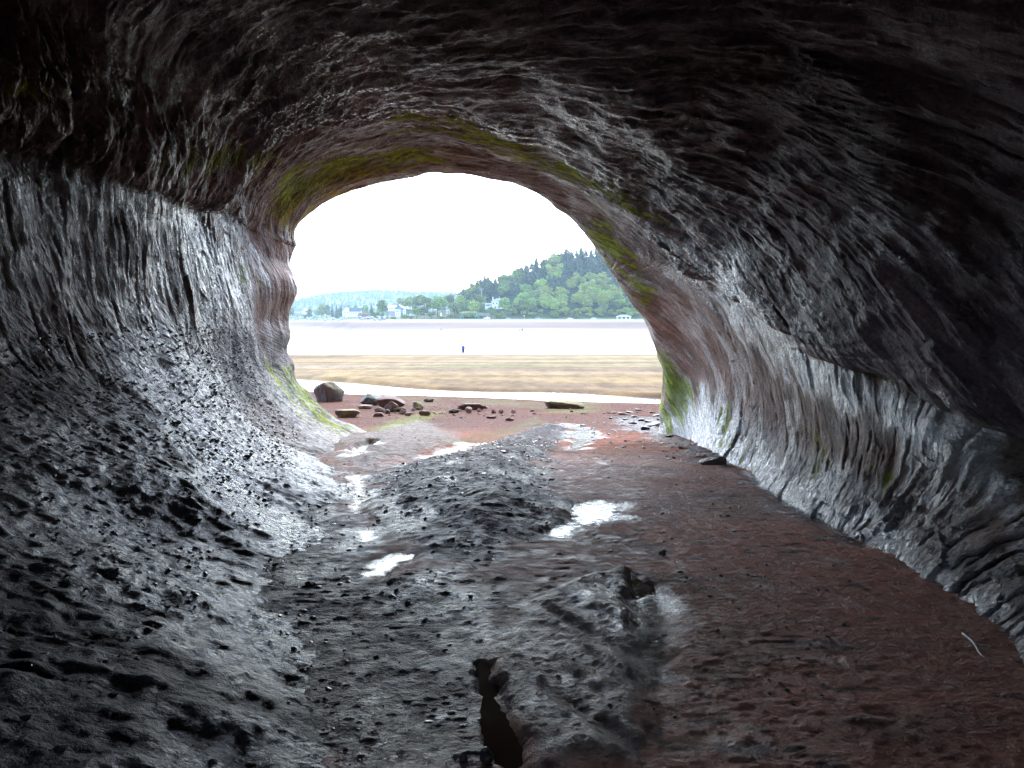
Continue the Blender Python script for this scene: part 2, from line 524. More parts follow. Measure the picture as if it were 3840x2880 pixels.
for p, k, l in [(q[1], q[2], q[3]) for q in POOLS]:                          # wet margins
    kk = pm(p, 0.22, 0.45)
    wetk = np.maximum(wetk, kk)
    rough = rough * (1 - kk) + 0.16 * kk
    grain = grain * (1 - 0.5 * kk)
    col = mixc(col, (0.045, 0.038, 0.036), kk * 0.6)
# green algae
for pts, s, c_, a in (([(830, 938), (930, 905), (965, 885), (880, 898), (800, 925)], 0.4, (0.15, 0.17, 0.03), 0.9),
                      ([(950, 955), (1090, 925), (1160, 900), (1180, 908), (1100, 940), (1000, 965)], 0.35, (0.11, 0.13, 0.04), 0.6),
                      ([(1180, 872), (1290, 868), (1270, 892), (1190, 892)], 1.0, (0.16, 0.18, 0.05), 0.8),
                      ([(1000, 862), (1160, 868), (1150, 880), (1020, 874)], 1.2, (0.16, 0.17, 0.06), 0.6),
                      ([(860, 855), (960, 862), (960, 880), (880, 875)], 1.2, (0.15, 0.15, 0.07), 0.5)):
    p = opoly(pts); k = np.zeros(len(gx), np.float32); m = win(gx, gy, p, 4)
    k[m] = sst(s, -s, psdf(p, gx[m], gy[m]) + s * fbm(gx[m] * 1.5, gy[m] * 1.5, 4, 4)) * (0.75 + 0.25 * vn(gx[m] * 6, gy[m] * 6, 2))
    col = mixc(col, c_, np.clip(k * a, 0, 1))
# sand bar beyond the stream
c = stream_c(gx)
sb = sst(1.5, 4.0, gy - c)
band = fbm(gx * 0.03, gy * 0.35, 2, 4)
sand = np.tile(np.array([[0.275, 0.178, 0.064]], np.float32), (len(gx), 1))
sand = mixc(sand, (0.155, 0.095, 0.063), sst(-0.1, 0.35, band) * 0.8)
sand = mixc(sand, (0.25, 0.20, 0.14), sst(0.0, 0.4, -band) * 0.6)
gr = fbm(gx * 0.035 + 9, gy * 0.22, 6, 4)
sand = mixc(sand, (0.12, 0.12, 0.035), sst(0.12, 0.40, gr) * sst(66, 80, gy) * 0.75)
sand *= (1 + 0.35 * fbm(gx * 0.7, gy * 0.25, 3, 4) + 0.22 * vn(gx * 2.0, gy * 0.7, 2) * sst(140, 60, gy) + 0.15 * fbm(gx * 0.08, gy * 0.5, 7, 3))[:, None]
col = col * (1 - sb[:, None]) + sand * sb[:, None]
far = sst(150, 260, gy)
fl = np.tile(np.array([[0.215, 0.158, 0.108]], np.float32), (len(gx), 1))
fn = fbm(gx * 0.012, gy * 0.06, 8, 4)
fl = mixc(fl, (0.17, 0.13, 0.115), sst(0.0, 0.4, fn) * 0.7)
fl = mixc(fl, (0.27, 0.22, 0.15), sst(0.1, 0.45, -fn) * 0.6)
Y2 = yeff(gx, gy)
fl = mixc(fl, (0.16, 0.11, 0.09), sst(440, 452, Y2) * sst(482, 466, Y2) * 0.35)
fl = mixc(fl, (0.29, 0.235, 0.18), sst(478, 490, Y2) * 0.9)
col = col * (1 - far[:, None]) + fl * far[:, None]
grass = sst(520, 527, Y2 + 3 * fbm(gx * 0.05, gy * 0.05, 1, 2))
gcol = np.tile(np.array([[0.07, 0.11, 0.024]], np.float32), (len(gx), 1)) * (1 + 0.5 * fbm(gx * 0.03, gy * 0.03, 7, 4))[:, None]
col = col * (1 - grass[:, None]) + gcol * grass[:, None]
und = sst(534, 550, gy) * sst(-0.17, -0.12, gx / np.maximum(gy, 1))
col = mixc(col, (0.030, 0.050, 0.016), und * 0.85)
road = np.exp(-((Y2 - 512) / 4.5) ** 2)
col = mixc(col, (0.34, 0.32, 0.30), road * 0.7)
rough = np.where(gy > 26, rough * (1 - sst(26, 34, gy)) + 0.85 * sst(26, 34, gy), rough)
rough = np.where((gy > 140) & (Y2 < 440), 0.75, rough)
rough = np.where(Y2 > 440, 0.9, rough)
grain *= np.interp(gy, [0, 8, 25, 60, 140, 5000], [0.8, 1.0, 1.3, 1.6, 0.5, 0.2])
me = fast_mesh('ground', gv, grid_quads(len(ys), len(ts))[:, ::-1] if False else grid_quads(len(ys), len(ts)))
vcol(me, np.clip(col, 0.004, 0.85)); vflt(me, np.clip(rough, 0.08, 1), 'rough'); vflt(me, grain, 'grain')
shn = np.interp(gy, [0, 11, 16, 60, 5000], [0.4, 0.3, 0.10, 0.08, 0.08]) 
shn = shn * (1 - 0.65 * np.clip(km + kd, 0, 1))
vflt(me, shn + 0.5 * wetk, 'sheen')
ground = link('ground', me, M_ground)
tag(ground, 'red brown mud floor running out to tan tidal flats and the far beach', None, kind='structure')
del XX, YY, TT


def gz_at(x, y):
    return float(ground_h(np.array([float(x)]), np.array([float(y)]))[0])


# ------------------------------------------------------------------ water
def sheet(name, outline, z, mat, n=1):
    me = bpy.data.meshes.new(name)
    bm = bmesh.new()
    vs = [bm.verts.new((x, y, z(x, y) if callable(z) else z)) for x, y in outline]
    f = bm.faces.new(vs)
    if f.normal.z < 0: f.normal_flip()
    bmesh.ops.triangulate(bm, faces=bm.faces)
    bm.normal_update()
    bm.to_mesh(me); bm.free()
    return link(name, me, mat)


xs_ = np.linspace(-75, 60, 70)
out = [(x, float(stream_c(x)) - 7.5 - max(0, -x - 8) * .12) for x in xs_] + [(x, float(stream_c(x)) + 7.5 + max(0, -x - 8) * .12) for x in xs_[::-1]]
v = []
nx = len(xs_)
lo = out[:nx]; hi = out[nx:][::-1]
v = [(a[0], a[1], -4.90) for a in lo] + [(a[0], a[1], -4.90) for a in hi]
me = fast_mesh('stream_water', v, [[i, i + 1, nx + i + 1, nx + i] for i in range(nx - 1)], False)
tag(link('stream_water', me, M_stream), 'bright shallow stream crossing the beach behind the boulders', kind='structure')
me = fast_mesh('bay_water', [(-420, 96, -6.42), (300, 96, -6.42), (300, 640, -6.42), (-420, 640, -6.42)], [[0, 1, 2, 3]], False)
tag(link('bay_water', me, M_bay), 'calm white shallow water lying across the tidal flats', kind='structure')

for (n, p, k, l), pz in zip(POOLS, POOLZ):
    P = np.asarray(p); c0 = P.mean(0)
    Q = [tuple(c0 + (q - c0) * 1.0 + (q - c0) / (np.linalg.norm(q - c0) + 1e-6) * (0.03 if k == 'pool' else 0.02)) for q in P]
    if k == 'pool':
        Q2 = []
        for a_i in range(len(Q)):
            qa = np.array(Q[a_i]); qb = np.array(Q[(a_i + 1) % len(Q)])
            for t_ in np.linspace(0, 1, 7)[:-1]: Q2.append(tuple(qa * (1 - t_) + qb * t_ + rng.normal(size=2) * 0.006))
        o = sheet('puddle_water', Q2, pz - 0.018, M_pool)
    else:
        # a film that runs down with the floor: a fine strip mesh inside the outline
        xa, ya = P.min(0) - 0.05; xb, yb = P.max(0) + 0.05
        nx_, ny_ = 110, 110
        gxx, gyy = np.meshgrid(np.linspace(xa, xb, nx_), np.linspace(ya, yb, ny_))
        fx, fy = gxx.ravel(), gyy.ravel()
        d = psdf(p, fx, fy)
        d = d + min(0.16, 1.1 * float(-d.min())) * (fbm(fx * 5, fy * 2.5, 3, 4) + 0.35 * vn(fx * 22, fy * 11, 5))
        fz = base_z(fx, fy) - 0.006
        q = grid_quads(ny_, nx_)
        keep = (d[q] < 0.10).all(1)
        me = fast_mesh('puddle_water', np.stack([fx, fy, fz], 1), q[keep])
        vflt(me, np.clip(0.35 - d / 0.22, 0, 0.8), 'wetness')
        o = link('puddle_water', me, M_film)
    tag(o, l, kind='structure')

# ------------------------------------------------------------------ cave
def gbase(y): return float(np.interp(y, GY, GZ))


# y: valley x, widest left x, height of widest point, left lip, seven ceiling points, right lip, upper wall, mid wall, ledge top, base
ROWS = [
 (22, -4.4, -6.85, -0.55, (-6.75, 2.35), [(-6.45, 3.05), (-5.2, 3.9), (-3.1, 4.38), (-1.7, 4.5), (0.33, 4.03), (1.4, 3.4), (2.2, 2.68)], (3.1, 1.3), (4.0, 0.04), (4.48, -1.3), (4.5, -2.3), (4.45, -3.2)),
 (20, -4.2, -6.75, -0.5, (-6.95, 2.45), [(-6.55, 3.2), (-5.1, 4.1), (-3.1, 4.6), (-1.5, 4.65), (0.4, 4.15), (1.6, 3.45), (2.6, 2.6)], (3.7, 1.3), (4.5, 0.1), (4.9, -1.2), (4.9, -2.1), (4.75, -3.15)),
 (18, -3.9, -6.30, -0.4, (-6.60, 2.45), [(-6.2, 3.3), (-5.0, 4.2), (-3.0, 4.65), (-1.2, 4.65), (0.5, 4.1), (1.8, 3.3), (2.9, 2.4)], (3.95, 1.25), (4.6, 0.1), (4.9, -1.2), (4.8, -2.0), (4.50, -2.95)),
 (16, -3.7, -6.05, -0.3, (-6.15, 2.35), [(-5.9, 3.2), (-4.7, 4.1), (-2.9, 4.5), (-1.0, 4.5), (0.6, 3.95), (1.95, 3.0), (3.1, 2.1)], (4.0, 1.15), (4.5, 0.2), (4.75, -1.1), (4.6, -2.0), (4.20, -2.75)),
 (14, -3.5, -5.72, -0.2, (-5.65, 2.1), [(-5.5, 2.95), (-4.5, 3.75), (-2.9, 4.15), (-1.0, 4.15), (0.7, 3.7), (2.1, 2.85), (3.2, 1.95)], (3.95, 0.95), (4.35, 0.1), (4.5, -1.0), (4.3, -2.0), (3.92, -2.55)),
 (12.6, -2.9, -5.45, -0.1, (-5.45, 1.92), [(-5.2, 2.75), (-4.4, 3.45), (-2.8, 3.95), (-1.0, 4.05), (0.8, 3.65), (2.2, 2.8), (3.1, 1.8)], (3.85, 0.5), (4.1, -0.2), (4.2, -1.1), (4.05, -1.9), (3.75, -2.42)),
 (11, -2.25, -5.12, 0.0, (-5.10, 1.80), [(-5.1, 2.5), (-4.3, 3.25), (-2.8, 3.85), (-1.0, 3.98), (0.8, 3.65), (2.2, 2.75), (3.1, 1.6)], (3.75, 0.12), (3.95, -0.4), (3.95, -1.1), (3.80, -1.8), (3.50, -2.27)),
 (9, -1.85, -4.85, 0.1, (-4.68, 1.65), [(-4.9, 2.4), (-4.2, 3.2), (-2.7, 3.85), (-1.0, 4.08), (0.9, 3.95), (2.6, 3.05), (3.55, 1.5)], (3.70, -0.30), (3.75, -0.7), (3.64, -1.2), (3.48, -1.68), (3.18, -2.07)),
 (7, -1.3, -4.72, 0.1, (-4.58, 1.52), [(-4.8, 2.3), (-4.2, 3.1), (-2.7, 3.9), (-1.0, 4.25), (1.1, 4.1), (2.9, 3.1), (3.9, 1.3)], (3.80, -0.63), (3.72, -0.92), (3.50, -1.22), (3.27, -1.53), (2.93, -1.90)),
 (5.2, -0.9, -4.65, 0.1, (-4.45, 1.4), [(-4.8, 2.3), (-4.2, 3.1), (-2.7, 4.0), (-1.0, 4.5), (1.3, 4.3), (3.2, 3.1), (4.3, 1.0)], (3.95, -1.05), (3.75, -1.18), (3.42, -1.34), (3.10, -1.50), (2.77, -1.76)),
 (3.6, -0.3, -4.6, 0.1, (-4.4, 1.35), [(-4.8, 2.2), (-4.2, 3.0), (-2.7, 4.0), (-1.0, 4.5), (1.4, 4.3), (3.3, 3.1), (4.4, 1.0)], (4.00, -1.08), (3.75, -1.18), (3.35, -1.30), (2.95, -1.42), (2.53, -1.64)),
 (2.0, 0.0, -4.5, 0.1, (-4.3, 1.3), [(-4.7, 2.1), (-4.1, 2.9), (-2.6, 3.9), (-1.0, 4.4), (1.4, 4.2), (3.2, 3.0), (4.3, 1.0)], (3.95, -1.03), (3.7, -1.12), (3.25, -1.24), (2.85, -1.36), (2.42, -1.57)),
 (-1, 0.1, -4.3, 0.1, (-4.1, 1.3), [(-4.4, 2.0), (-3.8, 2.7), (-2.4, 3.6), (-1.0, 3.8), (1.0, 3.6), (2.6, 2.7), (3.6, 1.0)], (3.4, -0.9), (3.2, -1.0), (2.9, -1.12), (2.6, -1.3), (2.3, -1.55)),
 (-5, 0.0, -3.2, 0.1, (-3.0, 1.2), [(-2.9, 1.7), (-2.5, 2.1), (-1.7, 2.4), (-0.9, 2.5), (0.3, 2.3), (1.3, 1.6), (2.0, 0.6)], (2.4, -0.6), (2.3, -0.8), (2.2, -1.0), (2.0, -1.2), (1.8, -1.55)),
]


def ring(r):
    y, xv, xw, zw, ll, ce, lr, wu, wm, lt, bs = r
    zg = gbase(y) - 0.02
    pts = [(xv + 1.3, zg - 1.0), (xv + 0.35, zg - 0.18)]
    a = xv - xw; H = zw - zg
    for t in (14, 28, 42, 57, 72, 90):
        s = math.sin(R(t)); cz = 1 - math.cos(R(t))
        pts.append((xv - a * s, zg + H * (0.8 * cz + 0.2 * s)))
    pts.append(((xw + ll[0]) / 2 - 0.03, (zw + ll[1]) / 2))
    pts.append((ll[0] - 0.02, ll[1] - 0.22))
    pts.append((ll[0], ll[1]))
    pts.append((ll[0] + (0.14 if y < 16 else 0.06), ll[1] + (0.14 if y < 16 else 0.25)))
    if y <= 14: ce = [(ll[0] + 0.38, ll[1] + 0.50)] + ce[1:]
    pts += ce
    pts.append((ce[-1][0] * 0.25 + lr[0] * 0.75, ce[-1][1] * 0.25 + lr[1] * 0.75))
    pts.append(lr)
    pts.append((lr[0] + 0.14, lr[1] - 0.08) if y < 15.5 else (lr[0] * 0.85 + wu[0] * 0.15, lr[1] * 0.85 + wu[1] * 0.15))
    pts += [wu, wm, lt, bs, (bs[0] - 0.15, gbase(y) - 0.25), (bs[0] - 0.4, gbase(y) - 1.2)]
    return [(x, y, z) for x, z in pts]


rings = [ring(r) for r in ROWS]
m0 = np.array(rings[0])
cx, cz = -1.2, 0.3


def scaled(base, s, y):
    b = np.array(base); b[:, 0] = cx + (b[:, 0] - cx) * s; b[:, 2] = cz + (b[:, 2] - cz) * s; b[:, 1] = y
    b[:, 2] = np.maximum(b[:, 2], -8.0)
    return b


last = np.array(rings[-1])
G = np.array([scaled(m0, 7.5, 29), scaled(m0, 2.6, 26.3), scaled(m0, 1.5, 25.0), scaled(m0, 1.14, 24.2), scaled(m0, 1.03, 23.3)] + [np.array(r) for r in rings] + [scaled(last, 0.85, -8.2)])  # last ring stays open: unseen opening added behind the camera for fill light
NRW, NCL = G.shape[:2]
rowy = G[:, 0, 1]


def catmull(A, t):
    """A: n x ..., t: float positions along the first axis"""
    n = A.shape[0]
    i = np.clip(np.floor(t).astype(int), 0, n - 2)
    f = (t - i)
    sh = (-1,) + (1,) * (A.ndim - 1)
    f = f.reshape(sh)
    p0 = A[np.maximum(i - 1, 0)]; p1 = A[i]; p2 = A[i + 1]; p3 = A[np.minimum(i + 2, n - 1)]
    return 0.5 * (2 * p1 + (p2 - p0) * f + (2 * p0 - 5 * p1 + 4 * p2 - p3) * f ** 2 + (3 * p1 - p0 - 3 * p2 + p3) * f ** 3)


ysam = np.concatenate([np.linspace(29, 24.3, 14)[:-1], np.geomspace(24.3, 1.25, 1060)[:-1], np.linspace(1.25, -8.2, 60)])
rt = np.interp(-ysam, -rowy, np.arange(NRW))
A = catmull(G, rt)                              # rows x cols x 3
ch = np.linalg.norm(np.diff(G[5:17], axis=1), axis=2).mean(0)
ch = np.maximum(ch, 0.12)
cum = np.concatenate([[0], np.cumsum(ch)])
NU = 1500
us = np.interp(np.linspace(0, cum[-1], NU), cum, np.arange(NCL))
V = catmull(A.transpose(1, 0, 2), us).transpose(1, 0, 2)   # rows x NU x 3
NR = V.shape[0]
du = np.gradient(V, axis=1); dr = np.gradient(V, axis=0)
N = np.cross(dr, du)
N /= np.linalg.norm(N, axis=2, keepdims=True) + 1e-9
# point the normals into the tunnel
ctr = np.array([-1.0, 10.0, 0.3]); mid = V[500, NU // 2]
if np.dot(N[500, NU // 2], ctr - mid) < 0: N = -N
U = np.broadcast_to(us[None, :], (NR, NU)).ravel()
x, y, z = V[..., 0].ravel(), V[..., 1].ravel(), V[..., 2].ravel()
nrm = N.reshape(-1, 3)
# column landmarks
cL0, cLlip, cRlip, cEnd = 2, 10, 20, NCL - 1
left = sst(cLlip + 0.4, cLlip - 0.6, U)
right = np.where(y > 15.5, sst(cRlip - 2.0, cRlip + 2.0, U), sst(cRlip - 0.2, cRlip + 0.6, U))
ceil = np.clip(1 - left - right, 0, 1)
low = sst(0.4, -1.6, z) * left                # concave pebbly slope
# bedding coordinate: the strata stand nearly across the tunnel and lean
rq = sst(cRlip - 2.2, cRlip + 2.2, U); lq = sst(cLlip + 1.2, cLlip - 1.2, U)
bm_ = np.maximum(sst(0.0, -3.0, x), sst(cLlip + 0.6, cLlip - 0.4, U))
q = y + bm_ * (0.25 * x + 0.42 * (z - 4)) + (1 - bm_) * (0.45 * x - 1.25 * (z - 4))
q = q + 0.10 * fbm(x * 0.8, y * 0.8, z * 0.8, 2)
D = np.zeros_like(x)
nearm = sst(19.0, 16.0, y)                     # the rim of the mouth keeps its traced outline
A3 = (x * 0.6, y * 0.6, z * 0.6)
D += 0.24 * fbm(x * 0.55, y * 0.45, z * 0.55, 2) * (0.25 + 0.75 * nearm)
D += (0.11 - 0.06 * left - 0.06 * rq) * fbm(x * 0.9, q * 1.8, z * 0.9, 3) * (0.35 + 0.65 * nearm)
# ledges where the beds break off
amp = np.clip(vn(*A3) + 0.5, 0.1, 1.2)
saw = (q * 1.15 + 0.25 * fbm(x * 0.5, y * 0.5, z * 0.5, 2)) % 1.0
saw = np.where(saw < 0.8, saw / 0.8, (1 - saw) / 0.2)
D += 0.060 * (saw - 0.5) * amp * (ceil * 1.1 * sst(-4.5, -2.0, x) + right * 0.25 + left * 0.12 * (1 - low)) * (0.4 + 0.6 * nearm)
saw2 = (q * 3.4 + 0.3 * fbm(x * 0.9, y * 0.9, z * 0.9, 2)) % 1.0
saw2 = np.where(saw2 < 0.75, saw2 / 0.75, (1 - saw2) / 0.25)
D += 0.030 * (saw2 - 0.5) * np.clip(vn(x * 0.9 + 9, y * .9, z * .9) + 0.45, 0, 1.2) * (1 - 0.7 * low)
# chisel-like streaks along the beds
D += 0.026 * fbm(x * 3.4, q * (6.5 - 2.5 * rq), z * 3.4, 4) * (1 - 0.5 * low) * (1 - 0.35 * rq - 0.3 * left)
D += 0.008 * vn(x * 5, q * 24, z * 5)
cut = (1 - 0.6 * left) * sst(0.50, 0.72, vn(x * 1.5, q * 8, z * 1.5 + 20)) 
D -= 0.022 * cut * (1 - low)
cut2 = sst(0.48, 0.62, vn(x * 1.3 + 5, q * 9, z * 1.3 + 2))
D -= 0.016 * cut2 * (right + 0.4 * ceil) * nearm
cut3 = sst(0.5, 0.6, vn(x * 2.6 + 5, q * 19, z * 2.6 + 2))
D -= 0.016 * cut3 * (1 - low)
# crust of small lumps on the left slope
D += left * (0.008 + 0.004 * sst(7, 3, y)) * (1.0 * fbm(x * 8, y * 7, z * 8, 3))
kn = vn(x * 9 + 4, y * 8, z * 9)
D += (0.1 + low) * left * 0.010 * sst(0.40, 0.8, kn)
kn2 = vn(x * 3.4 + 4, y * 2.6, z * 3.4)
D += low * 0.012 * sst(0.70, 0.9, kn2) * sst(3, 7, y) + low * 0.006 * sst(8, 4, y) * fbm(x * 22, y * 22, z * 22, 3) 
D += low * ((0.012 + 0.03 * sst(5, 11, y)) * fbm(x * 0.8, q * 2.2, z * 0.8, 2) + 0.014 * fbm(x * 2.6, q * 9, z * 2.6, 3))
D += 0.007 * vn(x * 18, y * 15, z * 18) * (0.3 + 0.7 * low)
# rough, broken surface of the inner roof
D += 0.030 * ceil * fbm(x * 3.5, y * 3.5, z * 3.5, 4) * (0.4 + 0.6 * nearm)
D += 0.020 * left * fbm(x * 3.2, y * 3.2, z * 3.2, 3) * (1 - low)
rgh = np.clip(vn(x * 0.5 + 3, y * 0.4, z * 0.5) * 1.3 + 0.5, 0, 1) * ceil * nearm
D += (rgh + 0.6 * ceil * nearm * sst(1.0, -2.0, x)) * 0.12 * fbm(x * 3.0, q * 4.5, z * 3.0, 4)
pit = vn(x * 0.9 + 30, q * 1.3, z * 0.9)
D -= ceil * nearm * 0.10 * sst(0.35, 0.9, pit)
# step where the mossy band ends and the inner roof starts
st = y - (16.6 - 0.55 * np.maximum(0, -x - 1.5) - 0.25 * np.maximum(0, x)) + 0.3 * fbm(x, y, z, 2)
D += ceil * 0.16 * sst(0.25, -0.15, st) * sst(-3.0, -0.3, st)
# beds broken into blocks: each block stands a little proud or back
def cell(a_, b_, c_):
    return TAB[np.floor(a_).astype(np.int64) & 63, np.floor(b_).astype(np.int64) & 63, np.floor(c_).astype(np.int64) & 63]


wx_ = 0.45 * fbm(x * 0.9, y * 0.9, z * 0.9, 3); wy_ = 0.45 * fbm(x * 0.9 + 20, y * 0.9, z * 0.9, 3)
along = z * (left + rq * 0.9) + x * np.clip(1 - left - rq, 0, 1)
bl1 = cell(q * 1.5 + wx_ * 1.5, along * 0.95 + wy_ + 0.37 * np.floor(q * 1.5 + wx_ * 1.5), 5 + 0 * x)
bl2 = cell(q * 4.2 + wx_ * 4, along * 2.6 + wy_ * 3 + 0.41 * np.floor(q * 4.2 + wx_ * 4), 9 + 0 * x)
D += (1 - low) * (0.3 + 0.7 * nearm) * (0.035 * bl1 + 0.018 * bl2) * np.clip(0.5 + 1.2 * vn(x * 0.5 + 3, y * 0.5, z * 0.5), 0.1, 1.3)
# bulges of the pillars at the mouth
mth = sst(18.5, 20.5, y) * sst(24.5, 23.0, y)
D *= 1 - 0.35 * mth * left
D += left * mth * (0.30 * np.exp(-((z - 0.95) / 0.55) ** 2) - 0.05 + 0.09 * vn(x * 2, y * 1.2, z * 2.2))
D += rq * mth * (0.07 * vn(x * 2, y * 1.2, z * 1.8) - 0.05)
lipn = np.exp(-((U - cLlip) / 1.2) ** 2)
D += lipn * 0.22 * fbm(x * 1.3, y * 1.0, z * 1.3, 3)
D += np.clip(1 - rq - lq, 0, 1) * mth * (-0.07 + 0.06 * vn(x * 1.5, y * 1.2, z * 1.5))
D += right * sst(cRlip + 3.0, cRlip + 3.8, U) * nearm * (0.025 * fbm(x * 2.5, y * 2.5, z * 2.5, 4) + 0.03 * fbm(x * 9, y * 9, z * 9, 2))
D *= 1 - 0.35 * left * sst(3.0, 2.0, U)
D += low * 0.030 * fbm(x * 6, y * 5, z * 6, 4) + low * 0.016 * np.maximum(0, vn(x * 13, y * 11, z * 13)) 
D *= 1 - 0.22 * right * sst(cRlip + 0.5, cRlip + 1.5, U) * nearm
D *= sst(27.5, 24.5, y) * 0.8 + 0.2
W = np.stack([x, y, z], 1) + nrm * D[:, None]

# what the rock is made of, plus sheen painted into its colour
n1 = fbm(x * 0.7, q * 1.4, z * 0.7, 4); n2 = vn(x * 2.5, q * 9, z * 2.5)
colr = np.tile(np.array([[0.100, 0.066, 0.066]], np.float32), (len(x), 1))
colr = mixc(colr, (0.215, 0.130, 0.100), right * 0.88)
colr = mixc(colr, (0.027, 0.025, 0.028), low * 0.92)
colr = mixc(colr, (0.16, 0.085, 0.062), sst(0.05, 0.5, n1) * 0.35 * (1 - low))
colr = mixc(colr, (0.125, 0.100, 0.135), ceil * 0.6 * sst(17, 14, y) * sst(-0.5, 0.3, n1 + 0.3))
brown = ceil * sst(-1.5, -3.2, x) * sst(15.5, 12, y) * sst(3.4, 3.0, z)
colr = mixc(colr, (0.13, 0.065, 0.055), brown * 0.8)
mouth = sst(17.5, 21.5, y)
colr = mixc(colr, (0.20, 0.11, 0.085), mouth * np.clip(left * 0.9 * sst(-2.0, -0.8, z) + right * 0.6 + ceil * 0.35, 0, 1))
colr *= (1 + 0.45 * n1 + 0.35 * n2)[:, None]
roug = 0.42 + 0.12 * n1 + 0.10 * right - 0.06 * ceil + 0.10 * brown
roug = roug + 0.02 * low
roug += 0.16 * mouth * sst(-1.0, 0.0, z)
# wet ledge along the right wall, wet strips on the left: sky sheen painted pale
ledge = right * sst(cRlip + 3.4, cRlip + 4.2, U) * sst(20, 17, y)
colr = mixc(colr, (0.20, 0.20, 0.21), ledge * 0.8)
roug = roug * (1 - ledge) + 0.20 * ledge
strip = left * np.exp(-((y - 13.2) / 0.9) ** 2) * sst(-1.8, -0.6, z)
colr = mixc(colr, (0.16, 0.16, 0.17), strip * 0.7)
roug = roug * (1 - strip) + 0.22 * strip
foot = left * sst(0.2, -0.8, z) * sst(13.0, 15.5, y)
colr = mixc(colr, (0.075, 0.072, 0.072), foot * 0.7)
roug = roug * (1 - foot * 0.8) + 0.62 * foot * 0.8
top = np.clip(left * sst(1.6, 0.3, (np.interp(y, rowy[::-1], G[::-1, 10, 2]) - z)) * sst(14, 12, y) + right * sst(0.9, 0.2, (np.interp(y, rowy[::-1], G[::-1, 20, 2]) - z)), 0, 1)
colr = mixc(colr, (0.14, 0.135, 0.14), top * 0.6 * sst(-0.3, 0.3, n1 + 0.15))  # grey sheen painted along the tops of both walls
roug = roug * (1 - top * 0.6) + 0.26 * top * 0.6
# moss
mn = fbm(x * 1.3, q * 3.5, z * 1.3, 4) + 0.4 * vn(x * 6, q * 18, z * 6)
moss = np.zeros_like(x)
ox_ = 1106 + 1595 * x / np.maximum(y, 0.5); oy_ = 693 - 1595 * z / np.maximum(y, 0.5)


mth_ = 0.34


def zone(pts, soft, gain=1.0, th=0.0):
    global moss
    P = np.asarray(pts, float)
    m = (ox_ > P[:, 0].min() - 60) & (ox_ < P[:, 0].max() + 60) & (oy_ > P[:, 1].min() - 60) & (oy_ < P[:, 1].max() + 60) & (y > 2)
    d = psdf(pts, ox_[m], oy_[m])
    moss[m] = np.maximum(moss[m], gain * sst(soft, -soft, d + 38 * (th + mth_ - mn[m] * 1.1)) )


# the traced zones only choose which rock faces carry moss; the colour is stored on the rock
zone([(850, 250), (950, 240), (1060, 275), (1200, 340), (1320, 395), (1440, 440), (1440, 462), (1300, 425), (1180, 380), (1060, 315), (950, 275), (860, 270)], 16, 1.0, -0.25)
zone([(1270, 475), (1310, 490), (1340, 540), (1400, 620), (1395, 655), (1350, 600), (1290, 540)], 16, 1.0, -0.25)
zone([(1418, 760), (1440, 760), (1500, 850), (1470, 900), (1440, 930), (1425, 900)], 14, 1.0, -0.3)
zone([(600, 380), (760, 330), (900, 320), (1000, 340), (900, 365), (760, 395), (680, 440), (620, 480), (590, 470)], 18, 0.9, -0.1)
zone([(330, 350), (480, 300), (600, 310), (600, 345), (470, 375), (350, 385)], 16, 0.75, 0.0)
zone([(500, 570), (545, 570), (540, 640), (510, 620)], 12, 0.7, 0.05)
zone([(570, 780), (650, 790), (700, 880), (770, 930), (720, 940), (640, 880), (590, 830)], 14, 0.75, 0.0)
zone([(0, 175), (60, 180), (150, 205), (90, 212), (0, 200)], 8, 0.8, -0.1)
zone([(1540, 870), (1560, 880), (1570, 960), (1550, 960)], 8, 0.9, -0.1)
zone([(1740, 930), (1770, 930), (1790, 1000), (1750, 1020)], 12, 0.6, 0.05)
zone([(1870, 1000), (1920, 1000), (1940, 1040), (1880, 1040)], 10, 0.7, 0.0)
zone([(1575, 960), (1600, 960), (1620, 1010), (1590, 1010)], 10, 0.7, 0.0)
mossz = moss; mth_ = 0.0
# wet faces that glint where water seeps; pale sheen also painted into the colour
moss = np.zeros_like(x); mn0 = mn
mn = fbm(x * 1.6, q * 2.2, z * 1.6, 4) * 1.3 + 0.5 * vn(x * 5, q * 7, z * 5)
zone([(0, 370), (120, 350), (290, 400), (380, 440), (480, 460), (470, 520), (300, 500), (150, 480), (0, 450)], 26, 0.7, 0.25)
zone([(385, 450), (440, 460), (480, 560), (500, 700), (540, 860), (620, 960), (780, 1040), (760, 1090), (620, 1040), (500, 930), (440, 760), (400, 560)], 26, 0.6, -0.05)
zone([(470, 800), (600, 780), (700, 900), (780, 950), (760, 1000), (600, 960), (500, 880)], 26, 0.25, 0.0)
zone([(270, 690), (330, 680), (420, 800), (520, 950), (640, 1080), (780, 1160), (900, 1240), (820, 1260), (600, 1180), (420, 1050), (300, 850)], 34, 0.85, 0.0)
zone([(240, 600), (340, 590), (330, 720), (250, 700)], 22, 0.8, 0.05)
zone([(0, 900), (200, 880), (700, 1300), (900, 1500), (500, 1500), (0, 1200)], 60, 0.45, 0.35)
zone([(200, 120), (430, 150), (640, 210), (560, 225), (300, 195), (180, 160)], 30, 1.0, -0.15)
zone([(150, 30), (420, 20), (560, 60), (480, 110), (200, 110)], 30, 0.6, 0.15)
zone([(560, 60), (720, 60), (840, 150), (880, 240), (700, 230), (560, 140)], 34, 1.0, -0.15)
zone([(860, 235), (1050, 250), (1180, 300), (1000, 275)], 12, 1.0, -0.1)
zone([(1140, 200), (1300, 190), (1500, 210), (1680, 330), (1560, 350), (1380, 300), (1180, 260)], 34, 0.75, 0.1)
